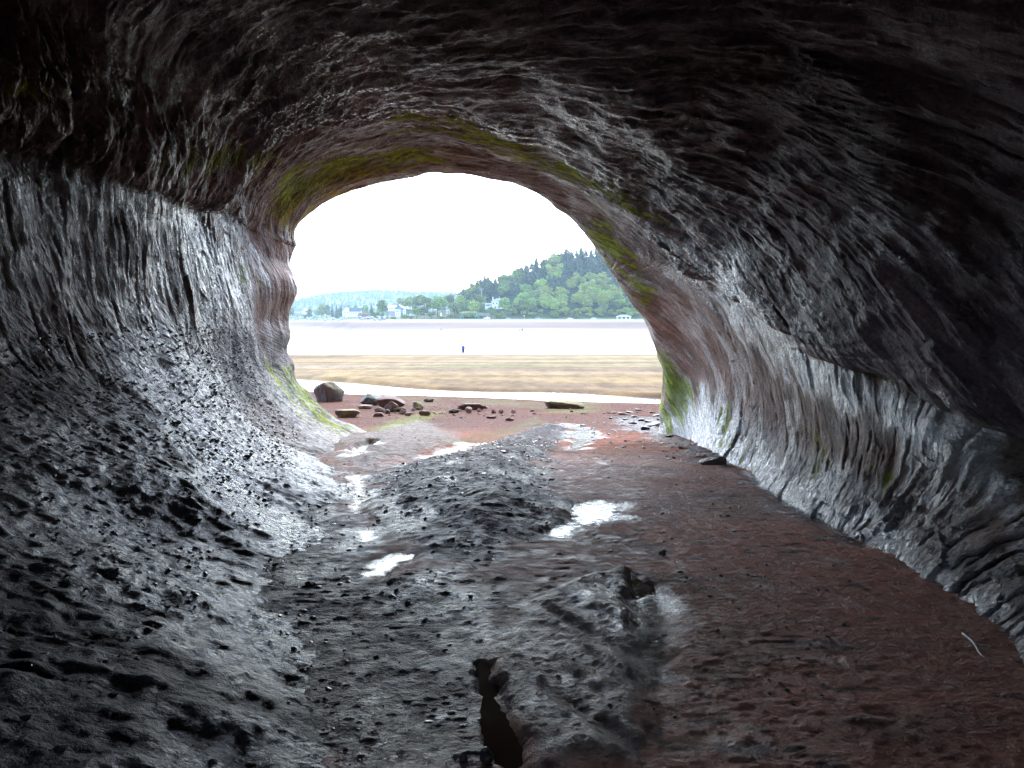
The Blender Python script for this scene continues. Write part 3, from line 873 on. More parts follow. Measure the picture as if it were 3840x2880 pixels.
zone([(1380, 100), (1500, 120), (1420, 200), (1330, 180)], 24, 0.5, 0.1)
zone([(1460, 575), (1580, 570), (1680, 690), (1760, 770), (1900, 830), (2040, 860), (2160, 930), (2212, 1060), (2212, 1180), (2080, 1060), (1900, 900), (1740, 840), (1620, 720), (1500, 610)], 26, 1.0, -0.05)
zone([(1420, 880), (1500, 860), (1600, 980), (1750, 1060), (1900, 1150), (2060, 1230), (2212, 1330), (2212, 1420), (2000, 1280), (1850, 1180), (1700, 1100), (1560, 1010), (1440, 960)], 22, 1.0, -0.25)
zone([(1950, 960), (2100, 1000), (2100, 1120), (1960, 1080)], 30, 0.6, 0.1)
wet_sheen = np.clip(moss, 0, 1); moss = mossz; mn = mn0
spk = sst(0.15, 0.5, vn(x * 1.1 + 7, q * 1.5, z * 1.1) + 0.4 * vn(x * 4, q * 5, z * 4))
wet_sheen = np.maximum(wet_sheen, 0.35 * spk)
shine = 0.12 - 0.05 * right - 0.03 * low + 0.9 * wet_sheen * (1 - 0.45 * foot)
wr = wet_sheen * (1 - 0.5 * foot)
roug = roug * (1 - wr) + (0.14 + 0.05 * n1) * wr
colr = mixc(colr, (0.10, 0.10, 0.125), np.clip(wet_sheen - 0.4, 0, 1) * 0.8 * left)  # bluish glints painted into the wet faces on the left
colr = mixc(colr, (0.34, 0.34, 0.36), np.clip(wet_sheen * 1.3 - 0.35, 0, 1) * 0.75 * right)  # whitish sky sheen painted into the wet rim and ledge
mc = np.where((mn > 0.15)[:, None], np.array([[0.26, 0.31, 0.025]]), np.array([[0.13, 0.17, 0.022]])).astype(np.float32)
moss = np.clip(moss, 0, 1)
colr = colr * (1 - moss[:, None]) + mc * moss[:, None]
roug = roug * (1 - moss) + 0.8 * moss
# yellow lichen right at the arch edge
yl = ceil * sst(20.3, 21.3, y) * sst(23.5, 22.5, y) * sst(-0.1, 0.3, mn) * sst(-3.5, -5, x)
colr = mixc(colr, (0.30, 0.21, 0.07), yl * 0.8)
grn = 1.0 + 0.3 * low - 0.4 * sst(14, 22, y)
roug = np.clip(roug, 0.16, 0.95)
colr = np.clip(colr, 0.006, 0.6)
chp = (1 - 0.85 * low) * np.clip(0.6 + 0.8 * vn(x * 0.4 + 8, y * 0.4, z * 0.4), 0.15, 1.3)
bedv = np.stack([x * 0.85, q * 1.45 * (1 - 0.3 * low), z * 0.85], 1)
W3 = W.reshape(NR, NU, 3)
VN = np.cross(np.gradient(W3, axis=0), np.gradient(W3, axis=1)); VN /= np.linalg.norm(VN, axis=2, keepdims=True) + 1e-9
if (VN * N).sum() < 0: VN = -VN
VN = VN.reshape(-1, 3)
iL = int(np.argmin(np.abs(us - (cLlip + 0.1)))); iR = int(np.argmin(np.abs(us - (cRlip + 0.0))))


q0 = grid_quads(NR, NU)[(NR // 2) * (NU - 1) + NU // 2]
fn0 = np.cross(W[q0[1]] - W[q0[0]], W[q0[2]] - W[q0[1]])
NFLIP = float(np.dot(fn0, VN[q0[0]])) < 0


def cave_part(name, a, b, label):
    idx = (np.arange(NR)[:, None] * NU + np.arange(a, b)[None, :]).ravel()
    me = fast_mesh(name, W[idx], grid_quads(NR, b - a))
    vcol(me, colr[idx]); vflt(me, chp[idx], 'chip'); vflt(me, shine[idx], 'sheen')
    a_ = me.attributes.new('bed', 'FLOAT_VECTOR', 'POINT'); a_.data.foreach_set('vector', bedv[idx].astype(np.float32).ravel())
    vflt(me, roug[idx], 'rough'); vflt(me, grn[idx], 'grain')
    o = link(name, me, M_cave)
    if NFLIP:
        me.flip_normals()
    me.normals_split_custom_set_from_vertices(VN[idx].astype(np.float32))
    tag(o, label, kind='structure')
    return o


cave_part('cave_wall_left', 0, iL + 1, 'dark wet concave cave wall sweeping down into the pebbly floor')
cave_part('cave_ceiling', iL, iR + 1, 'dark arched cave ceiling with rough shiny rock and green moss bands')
cave_part('cave_wall_right', iR, NU, 'brown streaked cave wall with a wet ledge along its foot, painted with pale sheen')

# gravel crust on the slope and mound: nobody could count it
base_ico = None


def ico(sub):
    bm = bmesh.new(); bmesh.ops.create_icosphere(bm, subdivisions=sub, radius=1)
    v = np.array([p.co[:] for p in bm.verts]); f = np.array([[q_.index for q_ in p.verts] for p in bm.faces]); bm.free()
    return v, f


iv1, if1 = ico(1)
cand = np.where((low > 0.15) & (y > 1.9) & (y < 17) & (U > 2.2) & (z < 0.6))[0]
wt = y[cand] ** 1.3; p_ = rng.choice(cand, 6000, p=wt / wt.sum())
pts = W[p_]; nn = nrm[p_]
gm = np.where((km + kd > 0.5) & (gy > 2.0) & (gy < 19))[0]
wt = gy[gm] ** 2.0; g_ = rng.choice(gm, 1800, p=wt / wt.sum())
pts = np.concatenate([pts, gv[g_]])
# more of it where the slope meets the floor
sm = np.where((U > 1.2) & (U < 6) & (y > 1.9) & (y < 14))[0]
sm = sm[rng.choice(len(sm), 60000)]
gap = W[sm, 2] - ground_h(W[sm, 0], W[sm, 1])
sm = sm[np.abs(gap) < 0.03]
sm = sm[rng.choice(len(sm), min(1100, len(sm)), replace=False)]
pts = np.concatenate([pts, W[sm] + rng.normal(size=(len(sm), 3)) * np.array([0.16, 0.06, 0.003])])
dist = pts[:, 1]
size = (rng.uniform(0.3, 1.0, len(pts)) ** 3 * 0.022 + 0.003) * np.interp(dist, [2, 6, 12], [0.7, 1.0, 1.3])
big_ = rng.random(len(pts)) > 0.985
size = np.where(big_, size * 1.8, size); size[len(size) - len(sm):] *= 0.7
vv = []; ff = []
for i in range(len(pts)):
    s = size[i]
    a = rng.uniform(0.6, 1.3, 3) * (1.2, 1.0, 0.6) * s
    th = rng.uniform(0, 6.28)
    ca, sa = math.cos(th), math.sin(th)
    w = iv1 * (1 + rng.uniform(-0.22, 0.22, (len(iv1), 1))) * a
    w = np.stack([w[:, 0] * ca - w[:, 1] * sa, w[:, 0] * sa + w[:, 1] * ca, w[:, 2]], 1) + pts[i]
    vv.append(w); ff.append(if1 + i * len(iv1))
me = fast_mesh('gravel', np.concatenate(vv), np.concatenate(ff), False)
M_peb = flat('wet_dark_stone', (0.035, 0.033, 0.036), 0.27, 0, 0.5, 9)
tag(link('gravel', me, M_peb), 'dark wet gravel stuck on the concave slope and the mound', kind='stuff')

# ------------------------------------------------------------------ boulders and stones
iv5, if5 = ico(5); iv4, if4 = ico(4); iv3, if3 = ico(3)


def rock_mesh(seed, dims, planes=None, lv=4, rough_=0.04, bed=0.0, nplane=16):
    r_ = np.random.default_rng(seed)
    v, f = {5: (iv5, if5), 4: (iv4, if4), 3: (iv3, if3)}[lv]
    n = r_.normal(size=(nplane, 3)); n /= np.linalg.norm(n, axis=1, keepdims=True)
    d = r_.uniform(0.62, 1.0, nplane)
    if planes:
        pn = np.array([p[:3] for p in planes], float); pn /= np.linalg.norm(pn, axis=1, keepdims=True)
        n = np.concatenate([n, pn]); d = np.concatenate([d, [p[3] for p in planes]])
    dot = v @ n.T
    rr = np.where(dot > 0.05, d[None, :] / np.maximum(dot, 0.05), 9.0)
    rr = np.minimum(rr, 1.15)
    k = 34.0
    rad = -np.log(np.exp(-k * rr).sum(1)) / k
    p = v * rad[:, None]
    o = seed * 3.17
    p = p * (1 + rough_ * fbm(v[:, 0] * 2.2 + o, v[:, 1] * 2.2, v[:, 2] * 2.2, 4)[:, None] * 2)
    if bed: p = p * (1 + bed * ((p[:, 2:3] * 4 + 0.4 * vn(p[:, 0] * 3, p[:, 1] * 3, o)[:, None]) % 1 - 0.5))
    p = p / np.abs(p).max(0) * np.array(dims) / 2
    return fast_mesh('rock', p, f)


def stone_mat(name, c1, c2, c3=None, rough_=0.7, sc=2.0):
    m, nt, b = new_mat(name)
    L = nt.links.new
    tc = nt.nodes.new('ShaderNodeTexCoord')
    n = nt.nodes.new('ShaderNodeTexNoise'); n.inputs['Scale'].default_value = sc; n.inputs['Detail'].default_value = 8; n.inputs['Roughness'].default_value = 0.65
    L(tc.outputs['Object'], n.inputs['Vector'])
    cr = nt.nodes.new('ShaderNodeValToRGB')
    cr.color_ramp.elements[0].position = 0.36; cr.color_ramp.elements[0].color = c1 + (1,)
    cr.color_ramp.elements[1].position = 0.62; cr.color_ramp.elements[1].color = c2 + (1,)
    L(n.outputs['Fac'], cr.inputs['Fac'])
    last_ = cr.outputs['Color']
    if c3:   # algae and weed growing on the upper faces
        ge = nt.nodes.new('ShaderNodeNewGeometry'); sx = nt.nodes.new('ShaderNodeSeparateXYZ')
        L(ge.outputs['Normal'], sx.inputs[0])
        ad = nt.nodes.new('ShaderNodeMath'); ad.operation = 'ADD'
        L(sx.outputs['Z'], ad.inputs[0]); L(n.outputs['Fac'], ad.inputs[1])
        mr = nt.nodes.new('ShaderNodeMapRange'); mr.inputs['From Min'].default_value = 0.65; mr.inputs['From Max'].default_value = 1.05
        L(ad.outputs[0], mr.inputs['Value'])
        mx = nt.nodes.new('ShaderNodeMix'); mx.data_type = 'RGBA'
        L(mr.outputs[0], mx.inputs[0]); L(last_, mx.inputs[6]); mx.inputs[7].default_value = c3 + (1,)
        last_ = mx.outputs[2]
    L(last_, b.inputs['Base Color'])
    b.inputs['Roughness'].default_value = rough_
    bp = nt.nodes.new('ShaderNodeBump'); bp.inputs['Strength'].default_value = 0.8; bp.inputs['Distance'].default_value = 0.06
    n2 = nt.nodes.new('ShaderNodeTexNoise'); n2.inputs['Scale'].default_value = sc * 4; n2.inputs['Detail'].default_value = 8
    L(tc.outputs['Object'], n2.inputs['Vector'])
    L(n2.outputs['Fac'], bp.inputs['Height']); L(bp.outputs['Normal'], b.inputs['Normal'])
    return m


S_dark = stone_mat('dark_boulder', (0.050, 0.026, 0.018), (0.095, 0.054, 0.034), (0.16, 0.12, 0.045))
S_grey = stone_mat('grey_boulder', (0.09, 0.08, 0.065), (0.17, 0.17, 0.14), (0.17, 0.19, 0.13))
S_brown = stone_mat('brown_boulder', (0.09, 0.045, 0.034), (0.19, 0.11, 0.08))
S_moss = stone_mat('mossy_boulder', (0.08, 0.045, 0.032), (0.16, 0.10, 0.065), (0.20, 0.17, 0.04))
S_pale = stone_mat('pale_stone', (0.20, 0.13, 0.10), (0.32, 0.23, 0.18))
S_slab = stone_mat('wet_slab', (0.035, 0.026, 0.025), (0.10, 0.075, 0.07), None, 0.35)
S_black = stone_mat('black_wet_stone', (0.012, 0.011, 0.012), (0.035, 0.03, 0.03), None, 0.28)


def on_floor(px, py, lift=0.0):
    """photo pixel of a thing's foot -> point on the ground"""
    gx_, gy_ = o2g(px * 2212 / 3840, py * 2212 / 3840)
    return gx_, gy_, gz_at(gx_, gy_) + lift


def boulder(px0, px1, pyt, pyb, label, mat, seed, depth=0.8, planes=None, bed=0.0, rot=0.0, tilt=0.0, sink=0.32, lv=4, name='boulder', cat='boulder', rough_=0.04):
    x_, y_, z_ = on_floor((px0 + px1) / 2, pyb)
    w = (px1 - px0) / F * y_; h = (pyb - pyt) / F * y_
    # the top of a low thing is seen from above: take a share off for its depth
    drop = abs(z_) / y_
    h = max(h - drop * w * depth * 0.25, h * 0.8)
    h *= 1.12; h2 = h * (1 + sink)
    me = rock_mesh(seed, (w, w * depth, h2), planes, lv, rough_, bed)
    o = link(name, me, mat)
    ky = (y_ + w * depth * 0.45) / y_
    o.location = (x_ * ky, y_ * ky, z_ + h2 / 2 - h * sink)
    o.rotation_euler = (tilt, 0, rot)
    tag(o, label, cat)
    return o


boulder(1170, 1290, 1440, 1508, 'large dark brown angular boulder standing alone at the stream edge', S_dark, 3, 0.85, [(-0.75, -0.62, -0.1, 0.55), (-0.2, 0.1, 1, 0.62), (0.55, -0.3, 0.8, 0.66), (0, 0, -1, 0.6), (0.9, -0.4, -0.35, 0.75)], lv=5)
boulder(1342, 1448, 1481, 1521, 'grey green rounded boulder behind the brown domed one', S_grey, 8, 0.8, [(0, 0, -1, 0.55)], lv=5)
boulder(1403, 1523, 1492, 1529, 'brown domed boulder in the middle of the rock cluster', S_brown, 12, 0.8, [(0, -1, -0.2, 0.6), (0, 0, -1, 0.5)], lv=5)
boulder(1441, 1495, 1508, 1545, 'rounded brown rock leaning on the front of the domed boulder', S_brown, 17, 0.7, None)
boulder(1342, 1409, 1517, 1535, 'flat pale topped slab in front of the grey boulder', S_pale, 21, 0.7, [(0, 0, 1, 0.5)])
boulder(1253, 1352, 1532, 1567, 'long brown slab with a mossy top lying nearest the concave slope', S_moss, 26, 0.55, [(0, 0, 1, 0.5), (-1, -0.4, 0, 0.7)], rot=0.3)
boulder(1401, 1446, 1527, 1547, 'pale rounded rock below the grey boulder', S_pale, 31, 0.7)
boulder(1398, 1441, 1546, 1564, 'small square brown rock at the front of the rock cluster', S_brown, 35, 0.7, [(0, -1, 0, 0.5), (0, 0, 1, 0.6)])
boulder(1442, 1466, 1534, 1551, 'small smooth blue grey cobble in the rock cluster', S_grey, 38, 0.8)
boulder(1471, 1528, 1523, 1545, 'dark flat slab tilted at the right of the rock cluster', S_dark, 41, 0.6, [(0, 0, 1, 0.45)], rot=0.35, tilt=-0.15)
boulder(1494, 1531, 1535, 1553, 'grey wedge of rock below the dark tilted slab', S_pale, 45, 0.7)
boulder(1517, 1546, 1547, 1560, 'brown stub of rock below the grey wedge', S_brown, 48, 0.7)
boulder(1537, 1589, 1507, 1535, 'yellow green mossy rock with a dark broken side', S_moss, 52, 0.8, [(-1, -0.3, 0.1, 0.6)])
boulder(1541, 1560, 1529, 1541, 'small pale stone touching the foot of the mossy rock', S_pale, 55, 0.8)
boulder(1558, 1582, 1527, 1538, 'small dark stone touching the foot of the mossy rock', S_dark, 57, 0.8)
boulder(1569, 1615, 1537, 1559, 'squat red brown block with a flat dark face', S_brown, 61, 0.7, [(-0.4, -1, 0, 0.55), (0, 0, 1, 0.6)])
boulder(1588, 1630, 1494, 1508, 'small brown loaf shaped rock alone near the stream', S_dark, 66, 0.6)
boulder(1710, 1838, 1512, 1538, 'long layered red brown ledge rock lying low beyond the mud', S_brown, 70, 0.45, [(0, 0, 1, 0.5), (0, -1, 0, 0.55)], bed=0.35, lv=5)
boulder(1682, 1728, 1534, 1549, 'dark rock at the near end of the layered ledge rock', S_dark, 74, 0.7)
boulder(1744, 1772, 1528, 1549, 'pale pyramid stone leaning on the layered ledge rock', S_pale, 77, 0.8)
boulder(1787, 1806, 1530, 1544, 'pale round stone before the layered ledge rock', S_pale, 79, 0.8)
boulder(1840, 1862, 1536, 1550, 'brown stone just past the layered ledge rock', S_brown, 82, 0.8)
boulder(1869, 1890, 1538, 1551, 'brown stone beside a white one past the ledge rock', S_brown, 84, 0.8)
boulder(1915, 1935, 1536, 1550, 'grey pink round stone on the green weed', S_pale, 86, 0.8)
boulder(1988, 2004, 1535, 1544, 'small dark rock on the pale weed', S_dark, 88, 0.8)
boulder(1823, 1868, 1562, 1571, 'low flat brown slab lying on the open red mud', S_brown, 90, 0.5)
boulder(1895, 1932, 1565, 1578, 'brown half buried dome stone on the open red mud', S_brown, 93, 0.7)
boulder(1257, 1270, 1435, 1443, 'small dark stone sitting in the bright stream', S_dark, 97, 0.7)
boulder(2040, 2192, 1496, 1534, 'broad low mound of rock covered in olive weed by the stream', S_moss, 101, 0.8, [(0, 0, 1, 0.55)], sink=0.4, lv=5)
boulder(2620, 2738, 1712, 1748, 'dark wedge shaped rock against the foot of the brown wall', S_slab, 104, 0.6, [(-0.5, 0, 1, 0.4), (0, -1, 0, 0.6)], rot=0.1)
boulder(3083, 3152, 1842, 1900, 'lump of rock with bright green moss on the pale ledge', S_moss, 107, 0.7, sink=0.2)
boulder(788, 932, 2712, 2792, 'long smooth stone with a light upper edge on the near slope', S_black, 111, 0.42, [(0, 0, 1, 0.55)], rot=-0.45, name='stone', cat='stone')
boulder(2470, 2500, 2062, 2078, 'small round stone alone on the brown mud past the puddle', S_black, 115, 0.8, name='stone', cat='stone')
boulder(1720, 1755, 2825, 2862, 'black egg shaped stone at the end of the dark puddle', S_black, 118, 0.8, name='stone', cat='stone')
boulder(1790, 1850, 2812, 2866, 'larger black stone beside the egg shaped one', S_black, 119, 0.8, name='stone', cat='stone')
boulder(590, 616, 1275, 1300, 'dark knob stone stuck high on the slope', S_black, 120, 0.8, name='stone', cat='stone') if False else None

# rubble slabs at the foot of the mossy pillar, each its own object
slab_m = [rock_mesh(200 + i, (1, 0.75, 0.28), [(0, 0, 1, 0.5), (0, 0, -1, 0.5)], 3, 0.06) for i in range(5)]
for m_ in slab_m: m_.materials.append(S_slab)
stone_m = [rock_mesh(220 + i, (1, 0.8, 0.55), None, 3, 0.06) for i in range(6)]
for i, m_ in enumerate(stone_m): m_.materials.append([S_brown, S_dark, S_pale, S_brown, S_dark, S_brown][i])
blk_m = [rock_mesh(240 + i, (1, 0.8, 0.45), None, 3, 0.06) for i in range(4)]
for m_ in blk_m: m_.materials.append(S_black)


def scatter(name, meshes, spots, label, cat, group):
    for i, (px, py, w) in enumerate(spots):
        x_, y_, z_ = on_floor(px, py)
        s = w / F * y_
        o = bpy.data.objects.new(name, meshes[i % len(meshes)])
        o.location = (x_, y_, z_ + s * 0.08)
        o.scale = (s, s * random.uniform(0.7, 1.2), s * random.uniform(0.6, 1.3))
        o.rotation_euler = (random.uniform(-.2, .2), random.uniform(-.2, .2), random.uniform(0, 6.28))
        C.objects.link(o)
        tag(o, label, cat, group)


spots = [(2335, 1555, 42), (2360, 1548, 34), (2380, 1565, 40), (2372, 1590, 36), (2332, 1583, 20), (2345, 1574, 26), (2455, 1600, 60), (2420, 1612, 46), (2430, 1585, 40), (2485, 1592, 30), (2510, 1638, 34), (2460, 1560, 36), (2405, 1578, 30), (2300, 1550, 26), (2268, 1590, 18), (2395, 1540, 30), (2445, 1548, 28), (2475, 1575, 26), (2290, 1570, 22)]
scatter('stone_slab', slab_m, spots, 'flat dark slab in the rubble at the foot of the mossy pillar', 'stone slab', 'slabs at the foot of the mossy pillar')
sp = []
for i in range(70):
    t = random.random()
    px = 2150 + 500 * t + random.uniform(-60, 60); py = 1590 + 130 * t + random.uniform(-25, 40)
    wall = 2470 + (py - 1600) * 2.4
    if px > wall: px = wall - random.uniform(5, 80)
    sp.append((px, py, random.uniform(7, 20)))
scatter('stone', blk_m, sp, 'little black stone strewn on the mud below the mossy pillar', 'stone', 'black stones strewn below the mossy pillar')
sp = []
for i in range(60):
    px = random.uniform(1250, 2400); py = random.gauss(1552, 12) + (0 if px < 1700 else 3)
    sp.append((px, min(max(py, 1525), 1600), random.uniform(5, 17)))
scatter('stone', stone_m, sp, 'small reddish stone in the belt of stones beyond the red mud', 'stone', 'stones strewn in a belt across the beach')
sp = []
for i in range(110):
    px = random.uniform(2050, 3300); py = random.uniform(1790, 2700)
    lim = 2760 + (py - 1710) * 1.45
    if px > lim - 60: continue
    sp.append((px, py, random.uniform(8, 26)))
scatter('stone', blk_m, sp, 'small flat dark stone pressed in the brown cave mud', 'stone', 'small stones lying on the brown cave floor')
sp = [(random.uniform(1400, 2400), random.uniform(1620, 1780), random.uniform(6, 14)) for i in range(60)]
scatter('stone', blk_m, sp, 'tiny dark stone on the mound or red mud behind it', 'stone', 'tiny stones round the dark mound')
sp = [(random.uniform(1150, 2450), random.uniform(1436, 1500) , random.uniform(4, 9)) for i in range(40)]
sp = [s for s in sp if 1436 + (s[0] - 1150) * 0.045 < s[1]]
scatter('stone', stone_m, sp, 'little stone breaking the surface of the bright stream', 'stone', 'stones standing in the stream')

# a pale stick on the mud by the brown wall
a = o2g(3610 * .576, 2390 * .576); b = o2g(3700 * .576, 2480 * .576)


def tube(bm, pts, rads, n=8):
    rings_ = []
    for i, p in enumerate(pts):
        p = Vector(p)
        d = (Vector(pts[min(i + 1, len(pts) - 1)]) - Vector(pts[max(i - 1, 0)])).normalized()
        u = d.cross(Vector((0, 0, 1)))
        if u.length < 1e-3: u = d.cross(Vector((1, 0, 0)))
        u.normalize(); w = d.cross(u)
        rings_.append([bm.verts.new(p + (u * math.cos(t) + w * math.sin(t)) * rads[i]) for t in [k * 2 * math.pi / n for k in range(n)]])
    for i in range(len(rings_) - 1):
        for k in range(n):
            bm.faces.new((rings_[i][k], rings_[i][(k + 1) % n], rings_[i + 1][(k + 1) % n], rings_[i + 1][k]))
    bm.faces.new(rings_[0][::-1]); bm.faces.new(rings_[-1])


def box(bm, lo, hi, m=None):
    v = [bm.verts.new((x, y, z)) for x in (lo[0], hi[0]) for y in (lo[1], hi[1]) for z in (lo[2], hi[2])]
    for f in ((0, 1, 3, 2), (4, 6, 7, 5), (0, 4, 5, 1), (2, 3, 7, 6), (0, 2, 6, 4), (1, 5, 7, 3)):
        bm.faces.new([v[i] for i in f])
    return v


def prism(bm, poly, y0, y1):
    """outline in x,z pulled along y"""
    a_ = [bm.verts.new((p[0], y0, p[1])) for p in poly]; b_ = [bm.verts.new((p[0], y1, p[1])) for p in poly]
    n = len(poly)
    bm.faces.new(a_); bm.faces.new(b_[::-1])
    for i in range(n): bm.faces.new((a_[i], b_[i], b_[(i + 1) % n], a_[(i + 1) % n]))


def done(bm, name, mat, parent=None, smooth=False, bevel=0.0):
    bmesh.ops.recalc_face_normals(bm, faces=bm.faces)
    if bevel: bmesh.ops.bevel(bm, geom=bm.edges[:], offset=bevel, segments=2, affect='EDGES', profile=0.5)
    me = bpy.data.meshes.new(name); bm.to_mesh(me); bm.free()
    for p in me.polygons: p.use_smooth = smooth
    return link(name, me, mat, parent)


bm = bmesh.new()
pp = []
for i in range(9):
    t = i / 8
    x_ = a[0] + (b[0] - a[0]) * t; y_ = a[1] + (b[1] - a[1]) * t
    pp.append((x_ + 0.012 * math.sin(t * 5), y_, gz_at(x_, y_) + 0.014))
tube(bm, pp, [0.007 - 0.004 * i / 8 for i in range(9)], 7)
tag(done(bm, 'stick', flat('bleached_wood', (0.55, 0.50, 0.47), 0.4, 0, 0.2, 30), smooth=True), 'thin pale bent stick on the dark mud near the wall foot', 'stick')

# ------------------------------------------------------------------ trees
def leaf_mat(name, dark, light, rnd=0.25):
    m, nt, b = new_mat(name)
    L = nt.links.new
    at = nt.nodes.new('ShaderNodeAttribute'); at.attribute_name = 'tone'
    oi = nt.nodes.new('ShaderNodeObjectInfo')
    mx = nt.nodes.new('ShaderNodeMix'); mx.data_type = 'RGBA'
    mx.inputs[6].default_value = dark + (1,); mx.inputs[7].default_value = light + (1,)
    L(at.outputs['Fac'], mx.inputs[0])
    mr = nt.nodes.new('ShaderNodeMapRange'); mr.inputs['To Min'].default_value = 1 - rnd; mr.inputs['To Max'].default_value = 1 + rnd
    L(oi.outputs['Random'], mr.inputs['Value'])
    hs = nt.nodes.new('ShaderNodeHueSaturation')
    L(mr.outputs[0], hs.inputs['Value']); L(mx.outputs[2], hs.inputs['Color'])
    mh = nt.nodes.new('ShaderNodeMapRange'); mh.inputs['To Min'].default_value = 0.475; mh.inputs['To Max'].default_value = 0.525
    L(oi.outputs['Random'], mh.inputs['Value']); L(mh.outputs[0], hs.inputs['Hue'])
    L(hs.outputs['Color'], b.inputs['Base Color'])
    b.inputs['Roughness'].default_value = 0.7
    return m


L_spruce = leaf_mat('spruce_needles', (0.055, 0.085, 0.028), (0.11, 0.155, 0.042))
L_leaf = leaf_mat('green_leaves', (0.13, 0.175, 0.022), (0.26, 0.32, 0.038))
L_light = leaf_mat('bright_leaves', (0.19, 0.24, 0.026), (0.36, 0.40, 0.055))
M_bark = flat('bark', (0.10, 0.08, 0.06), 0.9, 0, 0.3, 8)


def quads_mesh(cent, uu, vv_, tone):
    n = len(cent)
    v = np.stack([cent - uu - vv_, cent + uu - vv_, cent + uu + vv_, cent - uu + vv_], 1).reshape(-1, 3)
    me = fast_mesh('crown', v, np.arange(4 * n).reshape(n, 4), False)
    vflt(me, np.repeat(tone, 4), 'tone')
    return me


def leafy_crown(seed, sx=0.36, zc=0.62, sz=0.38, nb=16, per=85, ls=0.03):
    r_ = np.random.default_rng(seed)
    c = []; t = []
    for i in range(nb):
        d = r_.normal(size=3); d /= np.linalg.norm(d)
        k = r_.uniform(0.25, 0.8)
        b_ = np.array([d[0] * sx * k, d[1] * sx * k, zc + d[2] * sz * k])
        rad = r_.uniform(0.10, 0.19)
        q_ = r_.normal(size=(per, 3)); q_ /= np.linalg.norm(q_, axis=1, keepdims=True)
        q_ *= rad * r_.uniform(0.55, 1.1, (per, 1)); q_[:, 2] *= 0.8
        c.append(b_ + q_); t.append(np.clip(r_.uniform(0.1, 0.9) + r_.uniform(-.15, .15, per), 0, 1))
    c = np.concatenate(c); t = np.concatenate(t); n = len(c)
    u = r_.normal(size=(n, 3)); u /= np.linalg.norm(u, axis=1, keepdims=True)
    w = np.cross(u, r_.normal(size=(n, 3))); w /= np.linalg.norm(w, axis=1, keepdims=True)
    s = r_.uniform(0.6, 1.2, (n, 1)) * ls
    return quads_mesh(c, u * s, w * s, t)


def trunk_mesh(seed, h=0.62, r0=0.022, limbs=5):
    bm = bmesh.new(); r_ = random.Random(seed)
    pts = [(r_.uniform(-.01, .01) * i, r_.uniform(-.01, .01) * i, h * i / 4 - 0.06 * (i == 0)) for i in range(5)]
    tube(bm, pts, [r0 * (1 - 0.17 * i) for i in range(5)], 6)
    for k in range(limbs):
        a_ = r_.uniform(0, 6.28); z0 = h * r_.uniform(0.4, 0.95); l = r_.uniform(0.14, 0.26)
        tube(bm, [(0, 0, z0), (math.cos(a_) * l * .5, math.sin(a_) * l * .5, z0 + l * .4), (math.cos(a_) * l, math.sin(a_) * l, z0 + l * .9)], [r0 * .5, r0 * .3, r0 * .12], 5)
    me = bpy.data.meshes.new('trunk'); bm.to_mesh(me); bm.free()
    me.materials.append(M_bark)
    return me


def spruce_crown(seed, w=0.19, nw=15, gap=0.0):
    r_ = np.random.default_rng(seed); c = []; u = []; v_ = []; t = []
    for i in range(nw):
        f = i / (nw - 1); z0 = 0.14 + 0.84 * f
        rad = w * (1 - f) ** 0.85 + 0.012
        nb = int(11 - 6 * f)
        off = r_.uniform(0, 6.28)
        for k in range(nb):
            if r_.random() < 0.12 + gap: continue
            a_ = off + k * 6.283 / nb + r_.uniform(-.25, .25)
            rr = rad * r_.uniform(0.7, 1.2)
            tone = r_.uniform(0, 1)
            d = np.array([math.cos(a_), math.sin(a_), 0]); s_ = np.array([-math.sin(a_), math.cos(a_), 0])
            for j in range(3):
                g = (j + 0.6) / 3
                p = d * rr * g + np.array([0, 0, z0 - 0.35 * rr * g + r_.uniform(-.008, .008)])
                c.append(p); u.append(d * rr * 0.2 + np.array([0, 0, -0.06 * rr])); v_.append(s_ * (0.045 * (1 - f * .6)) * (1.2 - 0.6 * g) + np.array([0, 0, r_.uniform(-.012, .012)])); t.append(np.clip(tone + 0.2 * g, 0, 1))
                c.append(p + np.array([0, 0, -0.012])); u.append(d * rr * 0.16); v_.append(np.array([0, 0, 0.022]) + s_ * r_.uniform(-.02, .02)); t.append(tone * 0.7)
    return quads_mesh(np.array(c), np.array(u), np.array(v_), np.array(t))


def tree_kind(name, crown, trunk, mat):
    crown.materials.append(mat)
    return (name, crown, trunk)


K_leaf = [tree_kind('leafy_tree', leafy_crown(i, 0.33, 0.6, 0.36), trunk_mesh(i), L_leaf) for i in range(3)]
K_light = [tree_kind('leafy_tree', leafy_crown(10 + i, 0.34, 0.58, 0.38), trunk_mesh(10 + i), L_light) for i in range(3)]
K_spr = [tree_kind('spruce_tree', spruce_crown(20 + i, 0.17 + 0.02 * i, 16), trunk_mesh(20 + i, 0.95, 0.016, 0), L_spruce) for i in range(3)]
K_bush = [tree_kind('bush', leafy_crown(30 + i, 0.55, 0.42, 0.36, 12, 80, 0.05), trunk_mesh(30 + i, 0.4, 0.03, 5), L_leaf if i == 1 else L_light) for i in range(3)]


def plant(kind, loc, h, w, label, cat, group):
    name, crown, trunk = kind
    e = empty(name, loc, random.uniform(0, 6.28))
    e.scale = (w, w, h)
    tag(e, label, cat, group)
    link_c = bpy.data.objects.new('crown', crown); link_c.parent = e; C.objects.link(link_c)
    link_t = bpy.data.objects.new('trunk', trunk); link_t.parent = e; C.objects.link(link_t)
    return e


def tz(x, y): return gz_at(x, y)


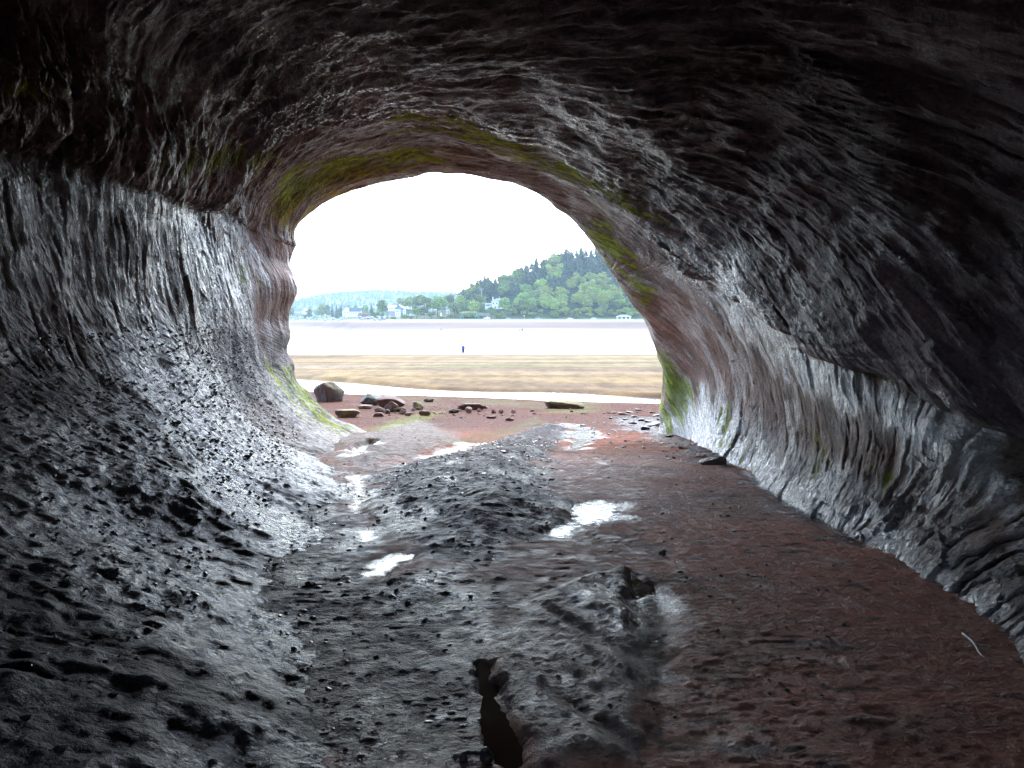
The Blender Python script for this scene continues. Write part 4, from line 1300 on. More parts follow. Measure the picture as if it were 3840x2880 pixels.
# crest and slope of the wooded hill
TOP = ([1690, 1750, 1800, 1850, 1900, 1950, 2000, 2060, 2130, 2150, 2180, 2210, 2280, 2450], [1108, 1075, 1052, 1046, 1030, 1002, 985, 966, 944, 978, 952, 942, 938, 930])
for i in range(60):
    px = 1695 + (2440 - 1695) * (i + random.uniform(0.1, 0.9)) / 60
    y_ = random.uniform(670, 700)
    x_ = (px - 1920) / F * y_; z_ = tz(x_, y_)
    zt = (1203 - np.interp(px, *TOP) + random.uniform(-8, 7)) / F * y_
    h = min(max(zt - z_, 9), 19)
    plant(random.choice(K_spr), (x_, y_, z_), h, h * random.uniform(1.0, 1.7), 'tall dark spruce standing against the sky on the hill crest', 'spruce', 'spruces along the crest of the wooded hill')
for i in range(330):
    px = random.uniform(1720, 2430)
    f = random.random()
    y_ = 545 + 125 * f
    x_ = (px - 1920) / F * y_; z_ = tz(x_, y_)
    lightness = vn(np.array([px * 0.012]), np.array([f * 2.5]), 3)[0]
    if 1800 < px < 1920 and f < 0.55: continue
    if f > 0.38 and lightness < 0.25 and px < 2320:
        h = random.uniform(11, 16)
        plant(random.choice(K_spr), (x_, y_, z_), h, h * random.uniform(1.2, 1.7), 'dark spruce standing among others on the slope of the wooded hill', 'spruce', 'spruces on the slope of the wooded hill')
    elif f > 0.15:
        h = random.uniform(9, 14)
        k = random.choice(K_light if (px > 2030 and lightness > -0.15) else K_leaf)
        plant(k, (x_, y_, z_ - 1.5), h, h * random.uniform(1.0, 1.5), 'round leafy tree on the slope of the wooded hill' if k in K_leaf else 'bright yellow green leafy tree on the slope of the wooded hill', 'tree', 'leafy trees on the slope of the wooded hill' if k in K_leaf else 'bright trees on the slope of the wooded hill')
    else:
        h = random.uniform(4, 7)
        plant(random.choice(K_bush), (x_, y_, z_), h, h * random.uniform(1.0, 1.6), 'low leafy bush at the foot of the wooded hill', 'bush', 'bushes at the foot of the wooded hill')
# shore trees, traced one by one: px, top, width, distance, kind, label
for px, top_, w_, d_, k, lb in [
    (1437, 1120, 46, 640, K_leaf[0], 'round green tree standing behind the grey gabled house'),
    (1505, 1118, 42, 650, K_light[0], 'yellow green tree above the white caravans'),
    (1532, 1110, 44, 660, K_light[1], 'broad pale green tree at the right of the caravans'),
    (1568, 1100, 62, 670, K_leaf[1], 'tallest green tree of the shore wood'),
    (1600, 1108, 50, 640, K_leaf[2], 'green tree between the two tallest shore trees'),
    (1641, 1106, 70, 575, K_leaf[0], 'largest dark round tree standing right on the shore'),
    (1684, 1100, 48, 640, K_leaf[1], 'dark leafy tree where the shore wood meets the hill'),
    (1704, 1128, 46, 570, K_leaf[2], 'rounded green tree below the small grey house'),
    (1730, 1100, 44, 600, K_light[2], 'bright leafy tree beside the small grey house'),
    (1790, 1090, 46, 640, K_leaf[0], 'green tree behind the utility pole'),
    (1778, 1128, 48, 560, K_light[0], 'bright round tree left of the cream house'),
    (1822, 1112, 34, 620, K_leaf[1], 'tree behind the white porch of the cream house'),
    (1842, 1148, 36, 545, K_leaf[2], 'tree growing in front of the cream house'),
    (1893, 1112, 42, 560, K_leaf[0], 'dark tree hiding the right end of the cream house'),
    (1563, 1152, 36, 552, K_leaf[0], 'dark bushy tree at the left of the largest shore tree'),
    (1590, 1145, 36, 552, K_leaf[1], 'dark conical tree touching the largest shore tree'),
    (1619, 1165, 32, 548, K_leaf[2], 'low dark tree under the largest shore tree'),
    (1262, 1142, 18, 780, K_spr[0], 'left one of two dark spruces before the blue hill'),
    (1279, 1140, 18, 780, K_spr[1], 'right one of two dark spruces before the blue hill'),
    (1246, 1140, 12, 800, K_spr[2], 'slim spruce beside the pair of dark spruces'),
    (1205, 1130, 26, 830, K_light[2], 'pale tree left of the dark spruces'),
    (1226, 1140, 28, 820, K_leaf[1], 'green tree just left of the slim spruce'),
    (1160, 1154, 26, 820, K_leaf[2], 'round green tree beside the house with the blue roof'),
    (1092, 1150, 24, 840, K_leaf[0], 'green tree between the leftmost two houses'),
    (1303, 1142, 26, 830, K_light[0], 'yellow green tree behind the white house'),
    (1330, 1145, 24, 830, K_light[1], 'pale tree behind the dark roof of the white house'),
    (1370, 1140, 26, 800, K_leaf[1], 'green tree between the white house and the flagpole'),
    (1392, 1138, 22, 800, K_spr[0], 'dark spruce close to the tall white pole'),
    ]:
    x_, y_, _ = XZ(px, 0, d_)
    z_ = tz(x_, y_)
    zt = (1203 - top_) / F * d_
    h = max(zt - z_, 5) / 0.97
    wk = {'spruce_tree': 0.36, 'leafy_tree': 0.66, 'bush': 1.0}[k[0]]
    plant(k, (x_, y_, z_), h, w_ / F * d_ / wk * 1.02, lb, 'spruce' if k[0] == 'spruce_tree' else 'tree', None)
for px, top_, w_, d_ in [(1350, 1166, 26, 700), (1372, 1165, 30, 690), (1398, 1160, 30, 640), (1415, 1164, 30, 600), (1435, 1166, 26, 560), (1452, 1170, 22, 545), (1480, 1185, 30, 540), (1520, 1170, 30, 548), (1540, 1176, 30, 545), (1180, 1180, 16, 800), (1650, 1180, 30, 545), (1690, 1172, 30, 560), (1755, 1160, 40, 560), (1862, 1165, 36, 545), (1885, 1160, 36, 545)]:
    x_, y_, _ = XZ(px, 0, d_); z_ = tz(x_, y_)
    h = max((1203 - top_) / F * d_ - z_, 2.5)
    plant(random.choice(K_bush), (x_, y_, z_ - 0.3), h, w_ / F * d_ / 1.0, 'low rounded bush on the green bank behind the beach', 'bush', 'bushes on the bank behind the beach')
for i in range(60):
    px = random.uniform(1040, 1560); d_ = random.uniform(900, 1250)
    x_, y_, _ = XZ(px, 0, d_); z_ = tz(x_, y_)
    k = random.choice(K_leaf + K_light + K_spr)
    h = random.uniform(9, 15)
    plant(k, (x_, y_, z_), h, h * random.uniform(0.9, 1.4), 'hazy tree behind the far left houses', 'tree', 'hazy trees behind the far houses')

# far blue hill: terrain and a forest that reads as one mass
hx = np.linspace(-1600, 500, 90); hy = np.linspace(1700, 3300, 50)
HX, HY = np.meshgrid(hx, hy, indexing='xy')


def fh(x, y):
    px = 1920 + F * x / 2500.0
    t = np.interp(px, [-200, 900, 1060, 1150, 1220, 1300, 1420, 1540, 1700, 2000], [30, 42, 46, 54, 76, 84, 90, 84, 80, 60])
    return 8 + t * sst(1800, 2500, y) * (1 - 0.3 * sst(2600, 3300, y)) + 4 * fbm(x * 0.004, y * 0.004, 2, 3)


HZ = fh(HX.ravel(), HY.ravel())
me = fast_mesh('hills', np.stack([HX.ravel(), HY.ravel(), HZ], 1), grid_quads(50, 90))
tag(link('hills', me, flat('hill_soil', (0.05, 0.07, 0.03), 0.9, 0, 0.2, 0.01)), 'long low wooded hill fading to blue on the horizon', kind='structure')
nt_ = 5200
tx = rng.uniform(-1500, 450, nt_); ty = 1850 + 800 * rng.random(nt_) ** 0.7
tzv = fh(tx, ty)
cone = np.array([[math.cos(a_), math.sin(a_), 0] for a_ in np.arange(5) * 1.2566] + [[0, 0, 1]])
cf = np.array([[i, (i + 1) % 5, 5] for i in range(5)])
hh = rng.uniform(9, 17, nt_); ww = rng.uniform(3.0, 5.5, nt_)
vv = cone[None] * np.stack([ww, ww, hh], 1)[:, None, :] + np.stack([tx, ty, tzv - 1], 1)[:, None, :]
vv = vv + rng.normal(size=vv.shape) * 0.7
me = fast_mesh('forest', vv.reshape(-1, 3), (cf[None] + (np.arange(nt_) * 6)[:, None, None]).reshape(-1, 3), False)
tag(link('forest', me, flat('far_forest', (0.03, 0.055, 0.03), 0.9, 0, 0.3, 0.02)), 'far off forest covering the low blue hill', kind='stuff')

# ------------------------------------------------------------------ houses
W_white = flat('white_siding', (0.80, 0.79, 0.77), 0.6, 0, 0.05, 3)
W_cream = flat('cream_siding', (0.70, 0.64, 0.48), 0.6, 0, 0.06, 3)
W_blue = flat('slate_blue_siding', (0.14, 0.19, 0.25), 0.6, 0, 0.08, 3)
W_grey = flat('weathered_shingle', (0.33, 0.33, 0.33), 0.8, 0, 0.15, 5)
W_tan = flat('tan_boards', (0.50, 0.40, 0.27), 0.8, 0, 0.1, 3)
R_grey = flat('grey_shingle_roof', (0.23, 0.24, 0.27), 0.8, 0, 0.15, 4)
R_dark = flat('dark_shingle_roof', (0.09, 0.09, 0.12), 0.8, 0, 0.15, 4)
R_light = flat('pale_metal_roof', (0.55, 0.57, 0.60), 0.4, 0, 0.08, 4)
G_win = flat('window_glass', (0.05, 0.06, 0.08), 0.1, 0, 0.1, 2)
M_wt = flat('white_paint', (0.80, 0.80, 0.80), 0.5, 0, 0.04, 4)


def add_win(par, cx_, y0, cz_, w, h, frame=M_wt):
    bm = bmesh.new()
    t = 0.12
    for lo_, hi_ in (((cx_ - w / 2 - t, y0 - 0.06, cz_ + h / 2), (cx_ + w / 2 + t, y0 + 0.02, cz_ + h / 2 + t)), ((cx_ - w / 2 - t, y0 - 0.06, cz_ - h / 2 - t), (cx_ + w / 2 + t, y0 + 0.02, cz_ - h / 2)),
                     ((cx_ - w / 2 - t, y0 - 0.06, cz_ - h / 2), (cx_ - w / 2, y0 + 0.02, cz_ + h / 2)), ((cx_ + w / 2, y0 - 0.06, cz_ - h / 2), (cx_ + w / 2 + t, y0 + 0.02, cz_ + h / 2)), ((cx_ - 0.04, y0 - 0.05, cz_ - h / 2), (cx_ + 0.04, y0 + 0.0, cz_ + h / 2))):
        box(bm, lo_, hi_)
    f = done(bm, 'window', frame, par)
    bm = bmesh.new(); box(bm, (cx_ - w / 2 - 0.01, y0 - 0.025, cz_ - h / 2 - 0.01), (cx_ + w / 2 + 0.01, y0 + 0.01, cz_ + h / 2 + 0.01))
    done(bm, 'pane', G_win, f)


def gable(par, x0, x1, y0, y1, z1, rh, wall, roof, axis='x', ov=0.5, name='wall'):
    """walls with gables and a pitched roof; ridge along axis"""
    bm = bmesh.new()
    if axis == 'x':   # ridge along x
        ym = (y0 + y1) / 2
        poly = [(y0, -0.5), (y1, -0.5), (y1, z1), (ym, z1 + rh), (y0, z1)]
        a_ = [bm.verts.new((x0, p[0], p[1])) for p in poly]; b_ = [bm.verts.new((x1, p[0], p[1])) for p in poly]
        bm.faces.new(a_); bm.faces.new(b_[::-1])
        for i in range(5): bm.faces.new((a_[i], b_[i], b_[(i + 1) % 5], a_[(i + 1) % 5]))
        w = done(bm, name, wall, par)
        bm = bmesh.new(); s = rh / (ym - y0); t = 0.18
        poly = [(y0 - ov, z1 - s * ov + 0.03), (ym, z1 + rh + 0.03), (y1 + ov, z1 - s * ov + 0.03), (y1 + ov, z1 - s * ov + 0.03 + t), (ym, z1 + rh + 0.03 + t), (y0 - ov, z1 - s * ov + 0.03 + t)]
        a_ = [bm.verts.new((x0 - ov, p[0], p[1])) for p in poly]; b_ = [bm.verts.new((x1 + ov, p[0], p[1])) for p in poly]
    else:
        xm = (x0 + x1) / 2
        prism(bm, [(x0, -0.5), (x1, -0.5), (x1, z1), (xm, z1 + rh), (x0, z1)], y0, y1)
        w = done(bm, name, wall, par)
        bm = bmesh.new(); s = rh / (xm - x0); t = 0.18
        poly = [(x0 - ov, z1 - s * ov + 0.03), (xm, z1 + rh + 0.03), (x1 + ov, z1 - s * ov + 0.03), (x1 + ov, z1 - s * ov + 0.03 + t), (xm, z1 + rh + 0.03 + t), (x0 - ov, z1 - s * ov + 0.03 + t)]
        a_ = [bm.verts.new((p[0], y0 - ov, p[1])) for p in poly]; b_ = [bm.verts.new((p[0], y1 + ov, p[1])) for p in poly]
    n = 6
    bm.faces.new(a_); bm.faces.new(b_[::-1])
    for i in range(n): bm.faces.new((a_[i], b_[i], b_[(i + 1) % n], a_[(i + 1) % n]))
    return w, done(bm, 'roof', roof, par)


def chimney(par, x_, y_, z0, z1, mat=W_grey):
    bm = bmesh.new(); box(bm, (x_ - 0.35, y_ - 0.35, z0), (x_ + 0.35, y_ + 0.35, z1)); box(bm, (x_ - 0.45, y_ - 0.45, z1 + 0.002), (x_ + 0.45, y_ + 0.45, z1 + 0.2))
    return done(bm, 'chimney', mat, par)


def house_root(px, py, d, name, label, rz=0.0):
    x_, y_, z_ = XZ(px, py, d)
    return tag(empty(name, (x_, y_, z_), rz), label, 'house')


# grey gabled house with a white and shingled block in front
h = house_root(1488, 1184, 560, 'gabled_house', 'slate blue gabled house with a white and grey two storey block')
gable(h, -6.6, -1.2, 1, 7, 6.2, 0.0001 + 1.2, W_white, R_light, 'x')
gable(h, -1.5, 4.6, 0.4, 8, 6.0, 2.2, W_blue, R_light, 'y', 0.4)
bm = bmesh.new(); box(bm, (-6.4, 0.2, -0.5), (-1.0, 0.95, 3.4)); done(bm, 'lower_wall', W_grey, h)
bm = bmesh.new(); box(bm, (-7.4, -0.8, 3.45), (-0.9, 0.9, 3.7)); done(bm, 'deck', M_wt, h)
bm = bmesh.new(); box(bm, (-0.9, -2.4, -0.5), (3.0, 0.3, 4.8)); done(bm, 'front_wall', W_white, h)
bm = bmesh.new(); box(bm, (3.02, -2.0, -0.5), (5.2, 0.3, 4.7)); done(bm, 'shingle_wall', W_grey, h)
bm = bmesh.new(); box(bm, (5.22, -2.4, -0.5), (6.9, 0.3, 4.8)); done(bm, 'end_wall', W_white, h)
bm = bmesh.new(); box(bm, (-1.1, -2.7, 4.82), (7.1, 0.35, 5.05)); done(bm, 'flat_roof', R_dark, h)
for cx_, y0, cz_ in ((0.2, -2.4, 3.4), (1.0, -2.4, 3.4), (1.9, -2.4, 3.4), (0.3, -2.4, 1.0), (1.8, -2.4, 1.0), (6.1, -2.4, 3.2), (6.1, -2.4, 1.2)):
    add_win(h, cx_, y0, cz_, 0.55, 1.3)
for cx_ in (-5.6, -4.3, -3.0): add_win(h, cx_, 1.0, 5.3, 0.7, 1.0)
add_win(h, 3.0, 0.4, 6.0, 1.3, 0.8)
bm = bmesh.new(); box(bm, (3.7, -2.07, -0.4), (4.6, -1.98, 1.9)); done(bm, 'door', R_dark, h)
# white house with dark roof
h = house_root(1307, 1186, 720, 'white_house', 'white house with a dark roofed wing beside the two spruces')
gable(h, -6, 0.5, 0, 7, 5.0, 3.2, W_white, R_light, 'y', 0.4)
gable(h, 0.6, 11.5, 0.5, 7, 5.0, 3.0, W_white, R_dark, 'x', 0.5, 'wing_wall')
for cx_, cz_ in ((-4.4, 3.6), (-2.7, 3.6), (-1.0, 3.6), (-3.6, 1.2)): add_win(h, cx_, 0, cz_, 0.8, 1.2)
for cx_ in (2.5, 5.0, 7.5, 10.0): add_win(h, cx_, 0.5, 3.0, 0.9, 1.2)
chimney(h, -2.7, 3.5, 6.5, 9.6)
# house with blue roof and white gable
h = house_root(1126, 1178, 860, 'blue_roofed_house', 'house with a blue grey roof and one white gable at far left')
gable(h, -7, 2.6, 0, 7, 3.6, 3.2, W_white, R_grey, 'x', 0.5)
gable(h, 2.7, 7.5, -1.5, 6, 3.6, 3.2, W_white, R_light, 'y', 0.3, 'wing_wall')
for cx_ in (-5, -2.6, 0): add_win(h, cx_, 0, 2.0, 1.0, 1.1)
bm = bmesh.new(); box(bm, (-6.5, -4.5, -1.5), (3.5, -3.5, 1.0)); box(bm, (-6.7, -4.7, 1.002), (3.7, -3.3, 1.15)); done(bm, 'terrace_wall', W_tan, h)
h = house_root(1081, 1181, 850, 'narrow_white_house', 'narrow white gable house at the very edge of the cave mouth')
gable(h, -3, 2.4, 0, 6, 4.2, 2.6, W_white, R_grey, 'y', 0.3)
add_win(h, -0.3, 0, 3.0, 0.9, 1.2)
# cream house on the slope with its white porch tower
h = house_root(1862, 1156, 585, 'cream_house', 'cream hip roofed house half hidden on the wooded hill')
bm = bmesh.new(); box(bm, (-4, 0, -3), (8.5, 8, 5.6)); done(bm, 'wall', W_cream, h)
bm = bmesh.new()
lo_ = [bm.verts.new(p) for p in ((-4.7, -0.7, 5.62), (9.2, -0.7, 5.62), (9.2, 8.7, 5.62), (-4.7, 8.7, 5.62))]
tp = [bm.verts.new(p) for p in ((0, 4, 8.0), (4.5, 4, 8.0))]
bm.faces.new((lo_[0], lo_[1], tp[1], tp[0])); bm.faces.new((lo_[1], lo_[2], tp[1])); bm.faces.new((lo_[2], lo_[3], tp[0], tp[1])); bm.faces.new((lo_[3], lo_[0], tp[0])); bm.faces.new(lo_[::-1])
rf = done(bm, 'roof', R_grey, h)
chimney(rf, 2.2, 4, 7.6, 9.4)
chimney(rf, -3.0, 5, 6.0, 9.0, W_white)
for cx_, cz_ in ((-2.6, 3.9), (0.2, 3.9), (2.6, 3.9), (5.2, 3.9), (-1.0, 0.8), (1.9, 0.8)): add_win(h, cx_, 0, cz_, 1.0, 1.3)
bm = bmesh.new(); box(bm, (1.2, -1.2, 1.9), (8.0, -0.02, 2.1)); box(bm, (1.2, -1.25, 2.9), (8.0, -1.15, 3.0))
for i in range(12): box(bm, (1.25 + i * 0.6, -1.22, 2.102), (1.33 + i * 0.6, -1.16, 2.898))
done(bm, 'balcony', M_wt, h)
p = empty('porch', (0, 0, 0)); p.parent = h
bm = bmesh.new(); box(bm, (-9.0, 0.5, -4.0), (-4.6, 4.5, 1.6)); done(bm, 'base', W_white, p)
bm = bmesh.new()
for cx_ in (-9.0, -8.0, -6.9, -5.8, -4.85): box(bm, (cx_, 0.5, 1.602), (cx_ + 0.25, 0.75, 3.6))
for cx_ in (-9.0, -4.85): box(bm, (cx_, 4.2, 1.602), (cx_ + 0.25, 4.45, 3.6))
box(bm, (-8.74, 0.55, 3.1), (-4.86, 0.7, 3.598)); done(bm, 'column', M_wt, p)
bm = bmesh.new(); box(bm, (-9.4, 0.1, 3.603), (-4.3, 4.9, 4.0)); done(bm, 'roof', M_wt, p)
# small grey house in the trees
h = house_root(1718, 1131, 610, 'small_grey_house', 'small grey roofed house peeping out of the hillside trees')
gable(h, -3.0, 3.4, 0, 6, 3.2, 2.4, W_white, R_grey, 'x', 0.5)
for cx_ in (-1.6, 0.6, 2.2): add_win(h, cx_, 0, 1.9, 0.7, 1.2)

# caravans
def caravan(px, py, d, w, label):
    x_, y_, z_ = XZ(px, py, d)
    e = tag(empty('caravan', (x_, y_, z_)), label, 'caravan', 'caravans by the gabled house')
    bm = bmesh.new()
    prism(bm, [(-w / 2, .4), (w / 2, .4), (w / 2, 2.1), (w / 2 - .5, 2.6), (-w / 2 + .2, 2.6), (-w / 2, 2.3)], 0, 2.2)
    done(bm, 'body', W_white, e, bevel=0.05)
    for s in (-w * .2, w * .22):
        bm = bmesh.new(); box(bm, (s - .5, -0.03, 1.5), (s + .5, 0.02, 2.1)); done(bm, 'window', G_win, e)
    bm = bmesh.new(); bmesh.ops.create_cone(bm, cap_ends=True, segments=20, radius1=.35, radius2=.35, depth=.25, matrix=Matrix.Translation((0, .15, .33)) @ Matrix.Rotation(R(90), 4, 'X'))
    done(bm, 'wheel', R_dark, e)


caravan(1518, 1161, 600, 5.0, 'longer white caravan touching the gabled house')
caravan(1537, 1162, 605, 2.9, 'shorter white caravan parked past the longer one')

# ------------------------------------------------------------------ cars
def paint(c, n): return flat(n, c, 0.3, 0.2, 0.03, 3)


M_tyre = flat('tyre', (0.03, 0.03, 0.03), 0.8, 0, 0.1, 6)
M_rim = flat('rim', (0.45, 0.45, 0.47), 0.3, 0.6, 0.05, 6)
M_lamp = flat('lamp_glass', (0.7, 0.7, 0.68), 0.2, 0, 0.05, 6)


def car(px, py, d, L_, colr_, label, kind='car', rz=0.0):
    x_, y_, z_ = XZ(px, py, d)
    e = tag(empty('parked_car' if kind != 'pickup' else 'pickup_truck', (x_, y_, z_), rz), label, 'car' if kind != 'pickup' else 'pickup truck', 'cars parked along the far shore road')
    H_ = {'car': 1.45, 'suv': 1.75, 'pickup': 1.85}[kind]; g = 0.28; W_ = 1.8; a_ = L_ / 2
    pm_ = paint(colr_, 'car_paint')
    if kind == 'pickup':
        low_ = [(-a_, g), (a_, g), (a_, 1.0), (a_ - .1, 1.1), (-a_, 1.1)]
        cab = [(-a_ + 1.9 - .4 + 2.0 - 1.4, 1.1), (a_ - 1.1, 1.1), (a_ - 1.8, H_), (-a_ + 2.3, H_)]
    else:
        low_ = [(-a_, g + .1), (-a_ + .1, g), (a_ - .1, g), (a_, g + .15), (a_ - .05, .75), (a_ - .9, .92), (-a_ + .3, .98), (-a_, .8)]
        b0 = -a_ + (.25 if kind == 'suv' else .5)
        cab = [(b0, .96), (a_ - 1.0, .93), (a_ - 1.75, H_ - .03), (a_ - 2.2, H_), (b0 + .7, H_), (b0 + .35, H_ - .12)]
    bm = bmesh.new(); prism(bm, low_, -W_ / 2, W_ / 2); body = done(bm, 'body', pm_, e, bevel=0.05)
    bm = bmesh.new(); prism(bm, cab, -W_ / 2 + .12, W_ / 2 - .12); done(bm, 'cabin', pm_, e, bevel=0.06)
    xa_ = min(c_[0] for c_ in cab) + .5; xb_ = max(c_[0] for c_ in cab) - .75; z0 = 1.02 if kind != 'pickup' else 1.15
    for u0, u1 in ((xa_, (xa_ + xb_) / 2 - .05), ((xa_ + xb_) / 2 + .05, xb_)):
        for s in (-1, 1):
            bm = bmesh.new(); box(bm, (u0, s * (W_ / 2 - .125) - .02, z0), (u1, s * (W_ / 2 - .125) + .02, H_ - .16)); done(bm, 'window', G_win, e)
    for u0 in (-a_ + .8, a_ - .85):
        for s in (-1, 1):
            T = Matrix.Translation((u0, s * (W_ / 2 - .08), .33)) @ Matrix.Rotation(R(90), 4, 'X')
            w = empty('wheel'); w.parent = e
            bm = bmesh.new(); bmesh.ops.create_cone(bm, cap_ends=True, segments=20, radius1=.33, radius2=.33, depth=.22, matrix=T); done(bm, 'tyre', M_tyre, w, bevel=0.03)
            bm = bmesh.new(); bmesh.ops.create_cone(bm, cap_ends=True, segments=16, radius1=.2, radius2=.2, depth=.245, matrix=T); done(bm, 'rim', M_rim, w)
    for s in (-1, 1):
        bm = bmesh.new(); box(bm, (a_ - .08, s * .62 - .18, .6), (a_ + .01, s * .62 + .18, .76)); done(bm, 'headlight', M_lamp, e)
    return e


car(1826, 1197, 530, 4.6, (0.75, 0.75, 0.75), 'white pickup parked beside the swing frame', 'pickup')
car(1906, 1198, 528, 4.1, (0.30, 0.32, 0.36), 'grey rounded car between the pickup and the yellow sign', 'car')
car(2018, 1198, 526, 4.7, (0.20, 0.33, 0.36), 'teal grey car just past the yellow sign', 'suv')
car(2138, 1199, 522, 4.2, (0.72, 0.70, 0.68), 'pale silver car in front of the yellow bushes', 'car')
car(2227, 1199, 520, 4.2, (0.55, 0.72, 0.74), 'light blue car standing nearest the white pavilion', 'car')

# white open pavilion with a ramp rail
x_, y_, z_ = XZ(2317, 1205, 490)
pv = tag(empty('pavilion', (x_, y_, z_)), 'white open pavilion with a grey roof and railings above the beach', 'pavilion')
pw = 48 / F * 490
for i in range(4):
    for j in (0, 4.0):
        bm = bmesh.new(); xx_ = i * pw / 3.0
        box(bm, (xx_ - .14, j - .14, -0.6), (xx_ + .14, j + .14, 3.1)); done(bm, 'post', M_wt, pv)
bm = bmesh.new(); box(bm, (-.5, -.5, 3.102), (pw + .5, 4.5, 3.4)); done(bm, 'beam', M_wt, pv)
bm = bmesh.new(); b4 = [bm.verts.new(q_) for q_ in ((-.7, -.7, 3.403), (pw + .7, -.7, 3.403), (pw + .7, 4.7, 3.403), (-.7, 4.7, 3.403))]; t2 = [bm.verts.new(q_) for q_ in ((2.6, 2, 4.5), (pw - 2.6, 2, 4.5))]
bm.faces.new((b4[0], b4[1], t2[1], t2[0])); bm.faces.new((b4[1], b4[2], t2[1])); bm.faces.new((b4[2], b4[3], t2[0], t2[1])); bm.faces.new((b4[3], b4[0], t2[0])); bm.faces.new(b4[::-1])
done(bm, 'roof', R_grey, pv)
bm = bmesh.new(); box(bm, (-.2, -.3, -0.25), (pw + 2.4, 4.3, 0.15)); done(bm, 'deck', M_wt, pv)
bm = bmesh.new()
for zz in (.75, 1.25): box(bm, (0.142, -.05, zz), (pw + 2.2, .05, zz + .13))
for i in range(22): box(bm, (.4 + i * .48, -.03, .152), (.46 + i * .48, .03, .749))
done(bm, 'railing', M_wt, pv)

# swing frame: two green A frames and a pale beam
x_, y_, z_ = XZ(1733, 1196, 525)
sw = tag(empty('swing_frame', (x_, y_, z_)), 'swing frame with two teal A shaped ends and a pale beam', 'swing')
M_teal = flat('teal_paint', (0.10, 0.36, 0.33), 0.5, 0, 0.05, 4)
span = 10.4
for xx_ in (0, span):
    for s in (-1, 1):
        bm = bmesh.new(); tube(bm, [(xx_ + s * 1.25, s * .8, -.2), (xx_ + 0.05 * s, 0.05 * s, 3.0)], [.13, .13], 8); done(bm, 'leg', M_teal, sw)
    bm = bmesh.new(); tube(bm, [(xx_, 0, 2.85), (xx_, 0, 4.9)], [.07, .07], 8); done(bm, 'post', M_wt, sw)
bm = bmesh.new(); tube(bm, [(0, 0, 4.9), (span, 0, 4.9)], [.09, .09], 8); done(bm, 'beam', M_wt, sw)
bm = bmesh.new(); bmesh.ops.create_uvsphere(bm, u_segments=14, v_segments=8, radius=.5, matrix=Matrix.Translation((5.2, 0, 5.0)) @ Matrix.Scale(.5, 4, (0, 0, 1))); done(bm, 'cap', flat('orange_paint', (0.75, 0.3, 0.1), 0.5), sw)

# yellow sign on a post
x_, y_, z_ = XZ(1966, 1197, 524)
sg = tag(empty('road_sign', (x_, y_, z_)), 'small yellow sign on a thin post beside the shore road', 'sign')
bm = bmesh.new(); tube(bm, [(0, 0, -.2), (0, 0, 2.9)], [.06, .06], 8); done(bm, 'post', flat('post_paint', (0.6, 0.5, 0.3), 0.6), sg)
bm = bmesh.new(); bmesh.ops.create_cone(bm, cap_ends=True, segments=4, radius1=.62, radius2=.62, depth=.06, matrix=Matrix.Translation((0, -.09, 2.5)) @ Matrix.Rotation(R(90), 4, 'X')); done(bm, 'board', flat('sign_yellow', (0.8, 0.55, 0.12), 0.5), sg)

# poles
M_pole = flat('pole_wood', (0.42, 0.42, 0.38), 0.8)
x_, y_, z_ = XZ(1806, 1125, 600)
up = tag(empty('utility_pole', (x_, y_, z_)), 'utility pole with cross arms rising out of the hill trees', 'utility pole')
bm = bmesh.new(); tube(bm, [(0, 0, -3), (0, 0, 9.4)], [.2, .14], 8); done(bm, 'pole', M_pole, up)
for zz in (9.0, 8.0):
    bm = bmesh.new(); box(bm, (-1.6, -.12, zz), (1.6, .02, zz + .16))
    for k in (-1.4, -.7, .7, 1.4): box(bm, (k - .07, -.1, zz + .162), (k + .07, .0, zz + .4))
    done(bm, 'crossarm', M_pole, up)
for px, top_, bt, d_, lb in ((1408, 1138, 1164, 600, 'tall thin white pole beside the green tree and gabled house'), (1595, 1138, 1166, 560, 'thin white pole in front of the shore trees')):
    x_, y_, z_ = XZ(px, bt, d_)
    bm = bmesh.new(); tube(bm, [(0, 0, -2), (0, 0, (bt - top_) / F * d_)], [.13, .1], 8)
    for zz in (0.5,): tube(bm, [(0, 0, (bt - top_) / F * d_), (0, 0, (bt - top_) / F * d_ + .2)], [.18, .05], 8)
    o = done(bm, 'flagpole', M_wt); o.location = (x_, y_, z_); tag(o, lb, 'pole')

# pale monument and little kiosk near the swing
x_, y_, z_ = XZ(1654, 1187, 548)
bm = bmesh.new(); box(bm, (-.7, -.7, -.3), (.7, .7, .5)); box(bm, (-.45, -.45, .502), (.45, .45, 2.2)); tube(bm, [(0, 0, 2.2), (0, 0, 2.7), (0, 0, 3.0)], [.3, .22, .05], 10)
o = done(bm, 'monument', M_wt); o.location = (x_, y_, z_); tag(o, 'small white monument standing at the edge of the beach wood', 'monument')
x_, y_, z_ = XZ(1679, 1174, 565)
kk_ = tag(empty('kiosk', (x_, y_, z_)), 'little white open kiosk under the dark shore trees', 'kiosk')
bm = bmesh.new()
for xx_ in (-1.2, 0, 1.2): box(bm, (xx_ - .12, 0, -.8), (xx_ + .12, .2, 1.9))
done(bm, 'post', M_wt, kk_)
bm = bmesh.new(); prism(bm, [(-1.6, 1.903), (1.6, 1.903), (1.1, 2.5), (-1.1, 2.5)], -.3, 1.6); done(bm, 'roof', M_wt, kk_)

